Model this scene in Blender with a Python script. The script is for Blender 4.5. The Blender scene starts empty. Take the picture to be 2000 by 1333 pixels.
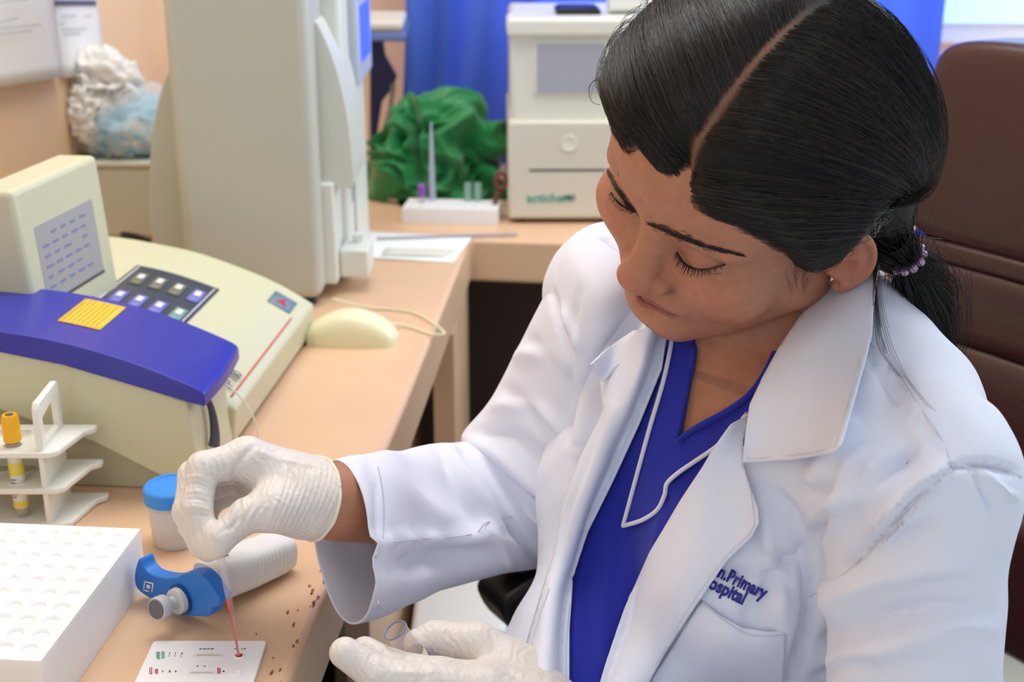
import bpy, bmesh, math, random
import numpy as np
from mathutils import Vector, Matrix
from mathutils.bvhtree import BVHTree
SC = bpy.context.scene
rng = np.random.default_rng(7); random.seed(7)

# ---------------------------------------------------------------- camera
FPX = 2600.0; PITCH = math.radians(19.5); CAMH = 1.30
cam_data = bpy.data.cameras.new('camera'); cam = bpy.data.objects.new('camera', cam_data)
SC.collection.objects.link(cam)
cam.location = (0, 0, CAMH); cam.rotation_euler = (math.radians(90) - PITCH, 0, 0)
cam_data.sensor_width = 36.0; cam_data.lens = FPX / 2000 * 36
cam_data.clip_start = 0.05
cam_data.dof.use_dof = True; cam_data.dof.focus_distance = 0.95; cam_data.dof.aperture_fstop = 7.5
SC.camera = cam
SC.view_settings.view_transform = 'Standard'; SC.view_settings.look = 'None'
SC.view_settings.gamma = 1.0; SC.view_settings.use_curve_mapping = False
SC.view_settings.exposure = 0.22

# ---------------------------------------------------------------- world and room light
world = bpy.data.worlds.new('world'); SC.world = world; world.use_nodes = True
bg = world.node_tree.nodes['Background']; bg.inputs[0].default_value = (0.82, 0.89, 1.0, 1); bg.inputs[1].default_value = 0.60

def area_light(name, loc, target, size, size_y, power, color):
    l = bpy.data.lights.new(name, 'AREA'); l.shape = 'RECTANGLE'; l.size = size; l.size_y = size_y
    l.energy = power; l.color = color
    o = bpy.data.objects.new(name, l); SC.collection.objects.link(o); o.location = loc
    o.rotation_euler = (Vector(target) - Vector(loc)).to_track_quat('-Z', 'Y').to_euler()
    return o
area_light('ceiling_lamp_light', (0.0, 1.6, 2.75), (0.0, 1.3, 0.8), 1.4, 0.9, 24, (1.0, 0.98, 0.95))
area_light('window_light', (1.9, 2.1, 1.75), (0.0, 1.2, 0.9), 1.0, 1.0, 22, (0.80, 0.90, 1.0))
area_light('back_window_light', (0.42, 2.615, 1.33), (0.42, 1.6, 1.30), 0.66, 0.60, 9, (0.72, 0.85, 1.0))
area_light('front_fill_light', (-0.9, -0.9, 1.9), (-0.1, 1.2, 0.8), 1.2, 1.4, 5, (1.0, 0.97, 0.93))  # fill light added behind the camera

# ---------------------------------------------------------------- camera ray helpers (pixel of the 2000x1333 frame + depth -> world point)
_F = np.array([0, math.cos(PITCH), -math.sin(PITCH)]); _U = np.array([0, math.sin(PITCH), math.cos(PITCH)])
_R = np.array([1.0, 0, 0]); _C = np.array([0, 0, CAMH])
def ray(x, y): return _F + _R * (x - 1000) / FPX + _U * (666.5 - y) / FPX
def P(x, y, d): return _C + ray(x, y) * d
def onz(x, y, z=0.75):
    r = ray(x, y); return _C + r * (z - CAMH) / r[2]
def project(V):
    Q = np.asarray(V, float) - _C; d = Q @ _F
    return np.stack([1000 + FPX * (Q @ _R) / d, 666.5 - FPX * (Q @ _U) / d, d], -1)

# ---------------------------------------------------------------- materials
MATS = {}
def lin(c):
    c = np.array(c, float) / 255.0
    return tuple(np.where(c <= 0.04045, c / 12.92, ((c + 0.055) / 1.055) ** 2.4))
def mat(name, color, rough=0.5, metal=0.0, spec=0.5, var=0.0, vscale=8.0, bump=0.0, bscale=60.0, sss=0.0, sssc=None,
        trans=0.0, ior=1.45, alpha=1.0, coat=0.0, emit=None, estr=0.0, dark=None, dark_scale=25.0, dark_amt=0.0, sheen=0.0, stretch=(1, 1, 1)):
    """colour is sRGB 0-255; var = large-scale albedo mottling; dark = speckle/wear colour"""
    if name in MATS: return MATS[name]
    m = bpy.data.materials.new(name); m.use_nodes = True; nt = m.node_tree; b = nt.nodes['Principled BSDF']
    c = lin(color) + (1,)
    b.inputs['Base Color'].default_value = c; b.inputs['Roughness'].default_value = rough
    b.inputs['Metallic'].default_value = metal; b.inputs['Specular IOR Level'].default_value = spec
    b.inputs['IOR'].default_value = ior; b.inputs['Transmission Weight'].default_value = trans
    b.inputs['Alpha'].default_value = alpha; b.inputs['Coat Weight'].default_value = coat
    b.inputs['Sheen Weight'].default_value = sheen
    if sss:
        b.inputs['Subsurface Weight'].default_value = sss
        b.inputs['Subsurface Radius'].default_value = sssc or (1.0, 0.35, 0.2); b.inputs['Subsurface Scale'].default_value = 0.006
    if emit is not None:
        b.inputs['Emission Color'].default_value = lin(emit) + (1,); b.inputs['Emission Strength'].default_value = estr
    tc = nt.nodes.new('ShaderNodeTexCoord'); mp = nt.nodes.new('ShaderNodeMapping'); mp.inputs['Scale'].default_value = stretch
    nt.links.new(tc.outputs['Object'], mp.inputs[0])
    col = None
    if var:
        n = nt.nodes.new('ShaderNodeTexNoise'); n.inputs['Scale'].default_value = vscale; n.inputs['Detail'].default_value = 5
        nt.links.new(mp.outputs[0], n.inputs['Vector'])
        r = nt.nodes.new('ShaderNodeValToRGB'); e = r.color_ramp.elements
        e[0].position = 0.3; e[1].position = 0.7
        e[0].color = tuple(x * (1 - var) for x in c[:3]) + (1,); e[1].color = tuple(min(1, x * (1 + var)) for x in c[:3]) + (1,)
        nt.links.new(n.outputs[0], r.inputs[0]); col = r.outputs[0]
    if dark is not None:
        n = nt.nodes.new('ShaderNodeTexNoise'); n.inputs['Scale'].default_value = dark_scale; n.inputs['Detail'].default_value = 8; n.inputs['Roughness'].default_value = .65
        nt.links.new(mp.outputs[0], n.inputs['Vector'])
        r = nt.nodes.new('ShaderNodeValToRGB'); e = r.color_ramp.elements
        e[0].position = 0.5 + 0.22 * (1 - dark_amt); e[1].position = e[0].position + 0.05; e[0].color = (0, 0, 0, 1); e[1].color = (1, 1, 1, 1)
        nt.links.new(n.outputs[0], r.inputs[0])
        mx = nt.nodes.new('ShaderNodeMix'); mx.data_type = 'RGBA'; nt.links.new(r.outputs[0], mx.inputs[0])
        if col is not None: nt.links.new(col, mx.inputs[6])
        else: mx.inputs[6].default_value = c
        mx.inputs[7].default_value = lin(dark) + (1,); col = mx.outputs[2]
    if col is not None: nt.links.new(col, b.inputs['Base Color'])
    if bump:
        n = nt.nodes.new('ShaderNodeTexNoise'); n.inputs['Scale'].default_value = bscale; n.inputs['Detail'].default_value = 4
        nt.links.new(mp.outputs[0], n.inputs['Vector'])
        bp = nt.nodes.new('ShaderNodeBump'); bp.inputs['Strength'].default_value = bump; bp.inputs['Distance'].default_value = 0.002
        nt.links.new(n.outputs[0], bp.inputs['Height']); nt.links.new(bp.outputs[0], b.inputs['Normal'])
    MATS[name] = m
    return m

# ---------------------------------------------------------------- object helpers (all geometry is given in world coordinates)
def link(o, parent=None):
    SC.collection.objects.link(o)
    if parent is not None: o.parent = parent
    return o
def origin_of(o):
    v = Vector((0, 0, 0))
    while o is not None: v = v + o.location; o = o.parent
    return np.array(v)
def thing(name, label, cat, loc, group=None):
    o = bpy.data.objects.new(name, None); o.empty_display_size = 0.02; o.location = tuple(loc); link(o)
    o['label'] = label; o['category'] = cat
    if group: o['group'] = group
    return o
def tag(o, label=None, cat=None, group=None, kind=None):
    if label: o['label'] = label
    if cat: o['category'] = cat
    if group: o['group'] = group
    if kind: o['kind'] = kind
    return o
def obj(name, geo, m, parent=None, smooth=True, bevel=0.0, seg=2, sub=0, solid=0.0, angle=40, origin=None, solid_off=0.0, own=None):
    V, Fc = geo; V = np.asarray(V, float)
    base = origin_of(parent) if parent is not None else np.zeros(3)
    if own is None and parent is None and len(V): own = np.array([(V[:, 0].min() + V[:, 0].max()) / 2, (V[:, 1].min() + V[:, 1].max()) / 2, V[:, 2].min()])
    if own is not None: org = np.asarray(own, float)
    else: org = base
    me = bpy.data.meshes.new(name)
    me.from_pydata([tuple(v) for v in (V - org)], [], [tuple(int(i) for i in f) for f in Fc]); me.validate(); me.update()
    if isinstance(m, (list, tuple)):
        for mm in m: me.materials.append(mm)
    else: me.materials.append(m)
    o = bpy.data.objects.new(name, me); link(o, parent); o.location = tuple(org - base)
    if smooth:
        me.shade_smooth()
        if angle and angle < 180: 
            try: me.set_sharp_from_angle(angle=math.radians(angle))
            except Exception: pass
    if solid:
        md = o.modifiers.new('s', 'SOLIDIFY'); md.thickness = solid; md.offset = solid_off
    if bevel:
        md = o.modifiers.new('b', 'BEVEL'); md.width = bevel; md.segments = seg; md.limit_method = 'ANGLE'; md.angle_limit = math.radians(35)
        md.harden_normals = False
    if sub:
        md = o.modifiers.new('u', 'SUBSURF'); md.levels = sub; md.render_levels = sub
    return o
def joing(*gs):
    V = []; Fc = []; n = 0
    for v, f in gs:
        v = np.asarray(v, float); V.append(v); Fc += [tuple(i + n for i in q) for q in f]; n += len(v)
    return np.concatenate(V), Fc
def xf(geo, M=None, t=(0, 0, 0)):
    V, f = geo; V = np.asarray(V, float)
    if M is not None: V = V @ np.asarray(M, float).T
    return V + np.asarray(t, float), f
def rz(a):
    c, s = math.cos(a), math.sin(a); return np.array([[c, -s, 0], [s, c, 0], [0, 0, 1.0]])
def box(x0, x1, y0, y1, z0, z1):
    V = [(x, y, z) for z in (z0, z1) for y in (y0, y1) for x in (x0, x1)]
    return np.array(V, float), [(0, 2, 3, 1), (4, 5, 7, 6), (0, 1, 5, 4), (2, 6, 7, 3), (0, 4, 6, 2), (1, 3, 7, 5)]
def prism(poly, lo, hi, axis=1):
    """extrude a 2-D polygon (the two other axes in order) along axis"""
    n = len(poly); V = []
    for t in (lo, hi):
        for a, b in poly:
            V.append({0: (t, a, b), 1: (a, t, b), 2: (a, b, t)}[axis])
    f = [tuple(range(n)), tuple(range(2 * n - 1, n - 1, -1))] + [(i, (i + 1) % n, (i + 1) % n + n, i + n) for i in range(n)]
    g = (np.array(V, float), f)
    return fixn(g)
def fixn(g):
    bm = bmesh.new(); vs = [bm.verts.new(v) for v in g[0]]
    for f in g[1]:
        try: bm.faces.new([vs[i] for i in f])
        except Exception: pass
    bmesh.ops.recalc_face_normals(bm, faces=bm.faces); bm.verts.index_update()
    r = ([tuple(v.co) for v in bm.verts], [tuple(v.index for v in f.verts) for f in bm.faces]); bm.free()
    return np.array(r[0]), r[1]
def frame(d):
    d = np.asarray(d, float); d = d / np.linalg.norm(d)
    a = np.array([0, 0, 1.0]) if abs(d[2]) < 0.9 else np.array([1.0, 0, 0])
    u = np.cross(d, a); u /= np.linalg.norm(u); v = np.cross(d, u)
    return d, u, v
def lathe(prof, seg=32, origin=(0, 0, 0), axis=(0, 0, 1), caps=True):
    """prof: list of (r, h)"""
    d, u, v = frame(axis); o = np.asarray(origin, float); V = []; f = []
    for r, h in prof:
        for k in range(seg):
            a = 2 * math.pi * k / seg
            V.append(o + d * h + (u * math.cos(a) + v * math.sin(a)) * r)
    n = len(prof)
    for i in range(n - 1):
        for k in range(seg):
            k2 = (k + 1) % seg
            f.append((i * seg + k, i * seg + k2, (i + 1) * seg + k2, (i + 1) * seg + k))
    if caps:
        f.append(tuple(range(seg))); f.append(tuple((n - 1) * seg + k for k in range(seg - 1, -1, -1)))
    return fixn((np.array(V), f))
def spline(pts, n=8, closed=False):
    """Catmull-Rom through points (any dimension)"""
    p = np.asarray(pts, float); m = len(p); out = []
    rngi = range(m if closed else m - 1)
    for i in rngi:
        if closed: a, b, c, d = p[(i - 1) % m], p[i], p[(i + 1) % m], p[(i + 2) % m]
        else: a, b, c, d = p[max(i - 1, 0)], p[i], p[i + 1], p[min(i + 2, m - 1)]
        for k in range(n):
            t = k / n
            out.append(0.5 * ((2 * b) + (-a + c) * t + (2 * a - 5 * b + 4 * c - d) * t * t + (-a + 3 * b - 3 * c + d) * t ** 3))
    if not closed: out.append(p[-1])
    return np.array(out)
def tube(pts, r, seg=8, caps=True):
    p = np.asarray(pts, float); n = len(p); r = np.broadcast_to(np.asarray(r, float), (n,))
    T = np.gradient(p, axis=0); T /= np.linalg.norm(T, axis=1)[:, None] + 1e-12
    _, u, _ = frame(T[0]); V = []; f = []
    for i in range(n):
        u = u - T[i] * (u @ T[i]); u /= np.linalg.norm(u); w = np.cross(T[i], u)
        for k in range(seg):
            a = 2 * math.pi * k / seg; V.append(p[i] + (u * math.cos(a) + w * math.sin(a)) * r[i])
    for i in range(n - 1):
        for k in range(seg):
            k2 = (k + 1) % seg; f.append((i * seg + k, i * seg + k2, (i + 1) * seg + k2, (i + 1) * seg + k))
    if caps: f.append(tuple(range(seg - 1, -1, -1))); f.append(tuple((n - 1) * seg + k for k in range(seg)))
    return np.array(V), f
def sph(c, r, seg=16, rings=10, sc=(1, 1, 1)):
    V = []; f = []
    for i in range(rings + 1):
        th = math.pi * i / rings
        for k in range(seg):
            a = 2 * math.pi * k / seg
            V.append((c[0] + r * sc[0] * math.sin(th) * math.cos(a), c[1] + r * sc[1] * math.sin(th) * math.sin(a), c[2] + r * sc[2] * math.cos(th)))
    for i in range(rings):
        for k in range(seg):
            k2 = (k + 1) % seg; f.append((i * seg + k, (i + 1) * seg + k, (i + 1) * seg + k2, i * seg + k2))
    return np.array(V), f
def text_geo(txt, size, origin, ex, ey, thick=0.0003, align='LEFT', shear=0.0, fit=None, offset=0.0):
    """text laid in the plane (ex, ey) at origin; returns world geometry"""
    c = bpy.data.curves.new('t', 'FONT'); c.body = txt; c.size = size; c.extrude = thick / 2; c.align_x = align; c.shear = shear; c.offset = offset
    c.resolution_u = 3
    o = bpy.data.objects.new('t', c); SC.collection.objects.link(o)
    dg = bpy.context.evaluated_depsgraph_get(); me = bpy.data.meshes.new_from_object(o.evaluated_get(dg))
    V = np.array([tuple(v.co) for v in me.vertices]); Fc = [tuple(p.vertices) for p in me.polygons]
    bpy.data.objects.remove(o); bpy.data.curves.remove(c); bpy.data.meshes.remove(me)
    if len(V) == 0: return np.zeros((0, 3)), []
    if fit: V[:, 0] *= fit / max(1e-6, V[:, 0].max() - V[:, 0].min())
    ex = np.asarray(ex, float); ey = np.asarray(ey, float); ex = ex / np.linalg.norm(ex); ey = ey / np.linalg.norm(ey); n = np.cross(ex, ey)
    return np.asarray(origin) + V[:, :1] * ex + V[:, 1:2] * ey + V[:, 2:3] * n, Fc
# ================================================================ ROOM
peach = mat('peach_paint', (242, 208, 170), 0.55, var=0.06, vscale=3, bump=0.25, bscale=14)
counter_top_m = mat('worn_peach_worktop', (224, 186, 150), 0.38, var=0.05, vscale=6, bump=0.12, bscale=30, dark=(176, 118, 80), dark_scale=38, dark_amt=0.05)
counter_side_m = mat('worn_peach_edge', (214, 176, 144), 0.5, var=0.08, vscale=9, bump=0.3, bscale=30, dark=(140, 96, 66), dark_scale=60, dark_amt=0.12)
floor_m = mat('pale_terrazzo_floor', (214, 216, 208), 0.35, var=0.05, vscale=4)
tag(obj('floor', box(-1.6, 2.6, -1.6, 3.1, -0.02, 0.0), floor_m), kind='structure')
wa = rz(math.radians(-4.3))
wl = xf(box(-0.06, 0, -2.2, 1.9, 0, 2.8), wa, (-0.69, 1.9, 0)); tag(obj('wall_left', wl, peach), kind='structure')
tag(obj('wall_back', box(-0.9, 2.6, 2.66, 2.74, 0, 2.8), peach), kind='structure')
# peach plaster pillar between the corner and the curtain
# ---- counter
ct = thing('laboratory_counter', 'long L-shaped peach painted worktop with worn chipped front edge', 'counter', (-0.4, 1.8, 0))
EDGE = np.array([[-0.180, 0.55], [-0.160, 0.819], [-0.150, 0.956], [-0.118, 1.332], [-0.066, 2.037], [0.12, 2.012], [0.9, 1.94]])
poly = list(map(tuple, EDGE)) + [(1.6, 1.88), (1.6, 2.655), (-0.62, 2.655), (-0.755, 0.55)]
obj('worktop', prism(poly, 0.68, 0.75, axis=2), counter_top_m, ct, bevel=0.006, seg=3)
def slab(p, q, z0, z1, th):
    p = np.array(p); q = np.array(q); d = (q - p) / np.linalg.norm(q - p); n = np.array([-d[1], d[0]]) * th
    return prism([tuple(p), tuple(q), tuple(q + n), tuple(p + n)], z0, z1, axis=2)
obj('support_panel', slab((-0.083, 1.78), (-0.071, 2.04), 0.0, 0.68, 0.03), counter_side_m, ct)
obj('support_panel', slab((-0.172, 1.40), (-0.140, 1.9), 0.0, 0.68, 0.03), counter_side_m, ct)
brown = mat('dark_brown_board', (64, 44, 36), 0.7)
obj('back_panel', box(-0.6, 1.5, 2.25, 2.28, 0.0, 0.68), brown, ct)
obj('support_panel', box(-0.30, -0.27, 0.9, 1.75, 0.0, 0.68), brown, ct)  # dark sheet standing in for the shadow under the near counter
# chips and scratches on the front edge (raised flakes of old paint)
chip = mat('chipped_old_paint', (150, 108, 78), 0.8); V = []; Fs = []
for k in range(46):
    t = rng.random() ** 0.9; y = 0.80 + t * 0.33; x = np.interp(y, EDGE[:5, 1], EDGE[:5, 0]) - 0.004 - abs(rng.normal(0, 0.011))
    a0 = rng.random() * 6.28; r = 0.0006 + 0.0012 * rng.random(); n = len(V)
    el = 1 + rng.random() * 2
    for j in range(7):
        a = a0 + j / 7 * 6.283; rr = r * (0.6 + 0.7 * rng.random()); V.append((x + rr * math.cos(a), y + rr * el * math.sin(a), 0.7502))
    Fs.append(tuple(range(n, n + 7)))
tag(obj('paint_chip', (V, Fs), chip, ct, solid=0.0003), kind='stuff')

# ---- curtain
def cloth_mat(name, c, rough=0.8, trans=0.0, **k):
    m = mat(name, c, rough, spec=0.25, **k)
    if trans:
        nt = m.node_tree; b = nt.nodes['Principled BSDF']; out = nt.nodes['Material Output']
        t = nt.nodes.new('ShaderNodeBsdfTranslucent'); t.inputs[0].default_value = lin(c) + (1,)
        mx = nt.nodes.new('ShaderNodeMixShader'); mx.inputs[0].default_value = trans
        nt.links.new(b.outputs[0], mx.inputs[1]); nt.links.new(t.outputs[0], mx.inputs[2]); nt.links.new(mx.outputs[0], out.inputs[0])
    return m
cur_m = cloth_mat('royal_blue_curtain_cloth', (112, 150, 236), 0.75, 0.5, bump=0.2, bscale=200)
nx, nz = 170, 40; X = np.linspace(-0.205, 0.785, nx); Z = np.linspace(0.765, 1.9, nz); V = []
for z in Z:
    for i, x in enumerate(X):
        k = (1.9 - z); s = x + 0.02 * math.sin(3 * z + x * 5)
        yy = 2.52 + 0.018 * math.sin(s * 38) + 0.02 * math.sin(s * 17 + 1.3 + z * 1.5) + 0.012 * math.sin(s * 71 + z * 4)
        yy += 0.03 * math.sin(z * 9 + x * 3) * max(0, 1.05 - z) * 2
        V.append((x + 0.012 * math.sin(z * 7) * (x < 0), yy, z))
Fs = [(j * nx + i, j * nx + i + 1, (j + 1) * nx + i + 1, (j + 1) * nx + i) for j in range(nz - 1) for i in range(nx - 1)]
tag(obj('curtain', (V, Fs), cur_m, solid=0.002), 'royal blue cloth curtain hanging behind the back counter', 'curtain')
# window behind the curtain on the right
win_m = mat('window_pane_daylight', (200, 225, 255), 0.2, emit=(150, 196, 255), estr=0.72)
w = tag(obj('window_1', box(0.10, 1.72, 2.64, 2.662, 0.98, 1.75), mat('white_window_frame', (225, 230, 235), 0.5), bevel=0.004), kind='structure')
obj('pane', box(0.14, 1.68, 2.632, 2.64, 1.02, 1.71), win_m, w)
# ================================================================ IMPLICIT SURFACE TOOLS
def _noise_tab():
    r = np.random.default_rng(3); return r.normal(0, 1, (32, 32, 32))
NT = _noise_tab()
def vnoise(p):
    """smooth value noise, p (n,3)"""
    p = np.asarray(p, float); i = np.floor(p).astype(int); t = p - i; t = t * t * (3 - 2 * t); out = 0
    for a in (0, 1):
        for b in (0, 1):
            for c in (0, 1):
                w = (t[:, 0] if a else 1 - t[:, 0]) * (t[:, 1] if b else 1 - t[:, 1]) * (t[:, 2] if c else 1 - t[:, 2])
                out = out + w * NT[(i[:, 0] + a) % 32, (i[:, 1] + b) % 32, (i[:, 2] + c) % 32]
    return out
def smin(a, b, k):
    if k <= 0: return np.minimum(a, b)
    h = np.clip(0.5 + 0.5 * (b - a) / k, 0, 1); return b + (a - b) * h - k * h * (1 - h)
def smax(a, b, k): return -smin(-a, -b, k)
def ell(p, c, r, M=None):
    q = p - np.asarray(c, float)
    if M is not None: q = q @ M
    r = np.asarray(r, float); k0 = np.linalg.norm(q / r, axis=1); k1 = np.linalg.norm(q / (r * r), axis=1) + 1e-9
    return k0 * (k0 - 1) / k1
def cone(p, a, b, ra, rb):
    a = np.asarray(a, float); b = np.asarray(b, float); ab = b - a
    t = np.clip(((p - a) @ ab) / (ab @ ab), 0, 1)
    return np.linalg.norm(p - a - t[:, None] * ab, axis=1) - (ra + (rb - ra) * t)
def fcone(p, a, b, ra, rb, flat, dirn):
    """round cone flattened along dirn (space squeezed by 1/flat)"""
    dirn = np.asarray(dirn, float); dirn = dirn / np.linalg.norm(dirn); m = np.asarray(a, float)
    q = p + np.outer((p - m) @ dirn, dirn) * (1 / flat - 1)
    b2 = np.asarray(b, float); b2 = b2 + dirn * ((b2 - m) @ dirn) * (1 / flat - 1)
    return cone(q, a, b2, ra, rb) * min(1, flat)
def sdf_mesh(fn, lo, hi, h, newton=3):
    lo = np.asarray(lo, float); hi = np.asarray(hi, float); K = 4
    nc = np.ceil((hi - lo) / (h * K)).astype(int) + 1; n = nc * K + 1
    cg = np.stack(np.meshgrid(*[lo[i] + h * K * (np.arange(nc[i]) + 0.5) for i in range(3)], indexing='ij'), -1).reshape(-1, 3)
    cv = np.concatenate([fn(cg[i:i + 200000]) for i in range(0, len(cg), 200000)]).reshape(nc)
    big = np.repeat(np.repeat(np.repeat(np.where(cv < 0, -1.0, 1.0).astype(np.float32), K, 0), K, 1), K, 2)
    big = np.pad(big, ((0, 1),) * 3, mode='edge')
    act = np.abs(cv) < h * K * 1.9
    ci = np.argwhere(act); off = np.stack(np.meshgrid(*[np.arange(K + 1)] * 3, indexing='ij'), -1).reshape(-1, 3)
    for s in range(0, len(ci), 4000):
        idx = (ci[s:s + 4000, None, :] * K + off[None]).reshape(-1, 3)
        big[idx[:, 0], idx[:, 1], idx[:, 2]] = fn(lo + idx * h)
    g = big; ins = g < 0; sh = np.array(g.shape)
    c = np.zeros(tuple(sh - 1), np.uint8)
    for a in (0, 1):
        for b in (0, 1):
            for d in (0, 1): c += ins[a:sh[0] - 1 + a, b:sh[1] - 1 + b, d:sh[2] - 1 + d]
    cells = np.argwhere((c > 0) & (c < 8)); idm = -np.ones(tuple(sh - 1), np.int32); idm[tuple(cells.T)] = np.arange(len(cells))
    acc = np.zeros((len(cells), 3)); cnt = np.zeros(len(cells))
    for ax in range(3):
        o1, o2 = [q for q in range(3) if q != ax]
        for a in (0, 1):
            for b in (0, 1):
                s_ = cells.copy(); s_[:, o1] += a; s_[:, o2] += b; e_ = s_.copy(); e_[:, ax] += 1
                v0 = g[tuple(s_.T)]; v1 = g[tuple(e_.T)]; m = (v0 < 0) != (v1 < 0)
                t = np.where(m, v0 / np.where(m, v0 - v1, 1), 0); pos = s_.astype(float); pos[:, ax] += t
                acc[m] += pos[m]; cnt[m] += 1
    V = lo + acc / cnt[:, None] * h; F4 = []
    for ax in range(3):
        o1, o2 = (ax + 1) % 3, (ax + 2) % 3
        sl0 = [slice(None)] * 3; sl1 = [slice(None)] * 3; sl0[ax] = slice(0, -1); sl1[ax] = slice(1, None)
        A0 = ins[tuple(sl0)]; A1 = ins[tuple(sl1)]; e = np.argwhere(A0 != A1)
        e = e[(e[:, o1] > 0) & (e[:, o2] > 0) & (e[:, o1] < sh[o1] - 1) & (e[:, o2] < sh[o2] - 1)]
        def cid(d1, d2):
            q = e.copy(); q[:, o1] += d1; q[:, o2] += d2; return idm[tuple(q.T)]
        q = np.stack([cid(-1, -1), cid(0, -1), cid(0, 0), cid(-1, 0)], 1); fl = ~A0[tuple(e.T)]
        q[fl] = q[fl][:, ::-1]; q = q[(q >= 0).all(1)]; F4.append(q)
    Fq = np.concatenate(F4); e = h * 0.25
    for _ in range(newton):
        d = fn(V); G = np.stack([fn(V + np.eye(3)[k] * e) - fn(V - np.eye(3)[k] * e) for k in range(3)], 1) / (2 * e)
        gn = (G * G).sum(1); st = d / np.maximum(gn, 0.3); st = np.clip(st, -h, h); V = V - G * st[:, None]
    return V, Fq
def vert_normals(V, Fq):
    Fq = np.asarray(Fq); n = np.cross(V[Fq[:, 2]] - V[Fq[:, 0]], V[Fq[:, 3]] - V[Fq[:, 1]]); N = np.zeros_like(V)
    for k in range(4): np.add.at(N, Fq[:, k], n)
    return N / (np.linalg.norm(N, axis=1)[:, None] + 1e-12)
def smoothmesh(V, Fq, it=1, lam=0.5):
    Fq = np.asarray(Fq)
    for _ in range(it):
        A = np.zeros_like(V); c = np.zeros(len(V))
        for k in range(4):
            np.add.at(A, Fq[:, k], V[Fq[:, (k + 1) % 4]]); np.add.at(c, Fq[:, k], 1)
            np.add.at(A, Fq[:, (k + 1) % 4], V[Fq[:, k]]); np.add.at(c, Fq[:, (k + 1) % 4], 1)
        V = V + lam * (A / np.maximum(c, 1)[:, None] - V)
    return V
def meshobj(name, V, Fq, m, parent=None, own=None, colors=None, angle=180):
    """fast quad mesh"""
    base = origin_of(parent) if parent is not None else np.zeros(3)
    org = base if own is None else np.asarray(own, float)
    Fq = np.asarray(Fq, np.int32); me = bpy.data.meshes.new(name); me.vertices.add(len(V)); me.vertices.foreach_set('co', (V - org).astype(np.float32).ravel())
    me.loops.add(Fq.size); me.loops.foreach_set('vertex_index', Fq.ravel()); me.polygons.add(len(Fq))
    me.polygons.foreach_set('loop_start', np.arange(0, Fq.size, Fq.shape[1], dtype=np.int32))
    me.update(calc_edges=True); me.materials.append(m); me.shade_smooth()
    if colors is not None:
        a = me.color_attributes.new('tone', 'FLOAT_COLOR', 'POINT'); a.data.foreach_set('color', np.c_[colors, np.ones(len(V))].astype(np.float32).ravel())
    o = bpy.data.objects.new(name, me); link(o, parent); o.location = tuple(org - base); return o
def segd(q, a, b):
    ab = b - a; t = np.clip(((q - a) @ ab) / (ab @ ab + 1e-9), 0, 1); d = np.linalg.norm(q - a - t[:, None] * ab, axis=1); return d, t
def strokes(V, N, S, dmin=0, dmax=9, facing=0.0, gain=1.0):
    """press folds into a surface: S = list of (points px, width px, height mm[, taper]) ; drawn as seen from the camera, moved along the surface normals"""
    pj = project(V); view = V - _C; view /= np.linalg.norm(view, axis=1)[:, None]
    fc = np.clip(-(N * view).sum(1) * 3 - facing, 0, 1); ok = (pj[:, 2] > dmin) & (pj[:, 2] < dmax) & (fc > 0)
    D = np.zeros(len(V)); q = pj[:, :2]
    for s in S:
        pts, w, hmm = s[:3]; pts = spline(pts, 6) if len(pts) > 2 else np.array(pts, float); kind = s[3] if len(s) > 3 else 'r'
        lo = pts.min(0) - 3 * w; hi = pts.max(0) + 3 * w
        m = ok & (q[:, 0] > lo[0]) & (q[:, 0] < hi[0]) & (q[:, 1] > lo[1]) & (q[:, 1] < hi[1]); ii = np.nonzero(m)[0]
        if not len(ii): continue
        bd = np.full(len(ii), 1e9); bt = np.zeros(len(ii)); sg = np.zeros(len(ii)); L = len(pts) - 1
        for k in range(L):
            d, t = segd(q[ii], pts[k], pts[k + 1]); up = d < bd; bd[up] = d[up]; bt[up] = (k + t[up]) / L
            cr = (pts[k + 1][0] - pts[k][0]) * (q[ii, 1] - pts[k][1]) - (pts[k + 1][1] - pts[k][1]) * (q[ii, 0] - pts[k][0]); sg[up] = np.sign(cr[up])
        tap = np.sin(np.pi * np.clip(bt, 0.02, 0.98)) ** 0.5
        if kind == 'r': pr_ = np.exp(-(bd / w) ** 2)                      # ridge / groove
        elif kind == 's': x_ = sg * bd; pr_ = (.35 + .65 * np.tanh(x_ / 4.0)) * np.exp(-(bd / (w * 1.6)) ** 1.5)   # one-sided step
        D[ii] += hmm * gain * 0.001 * pr_ * tap
    return V + N * (D * fc)[:, None]
# ================================================================ EQUIPMENT
TOP = 0.7501
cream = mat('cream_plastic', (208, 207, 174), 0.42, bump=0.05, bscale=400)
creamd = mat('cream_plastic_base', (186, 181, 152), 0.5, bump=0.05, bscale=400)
greyp = mat('warm_grey_plastic', (194, 195, 182), 0.45, bump=0.04, bscale=500)
whitep = mat('off_white_plastic', (226, 228, 218), 0.4)
blackp = mat('black_plastic', (26, 27, 30), 0.4)
darkg = mat('dark_grey_plastic', (70, 72, 78), 0.45)
white = mat('white_plastic', (240, 240, 236), 0.4)
def T_(O, ang):
    ex = np.array([math.cos(ang), -math.sin(ang), 0]); ey = np.array([math.sin(ang), math.cos(ang), 0]); ez = np.array([0, 0, 1.0])
    M = np.stack([ex, ey, ez], 1); O = np.asarray(O, float)
    return lambda g: (np.asarray(g[0], float) @ M.T + O, g[1])

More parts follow.
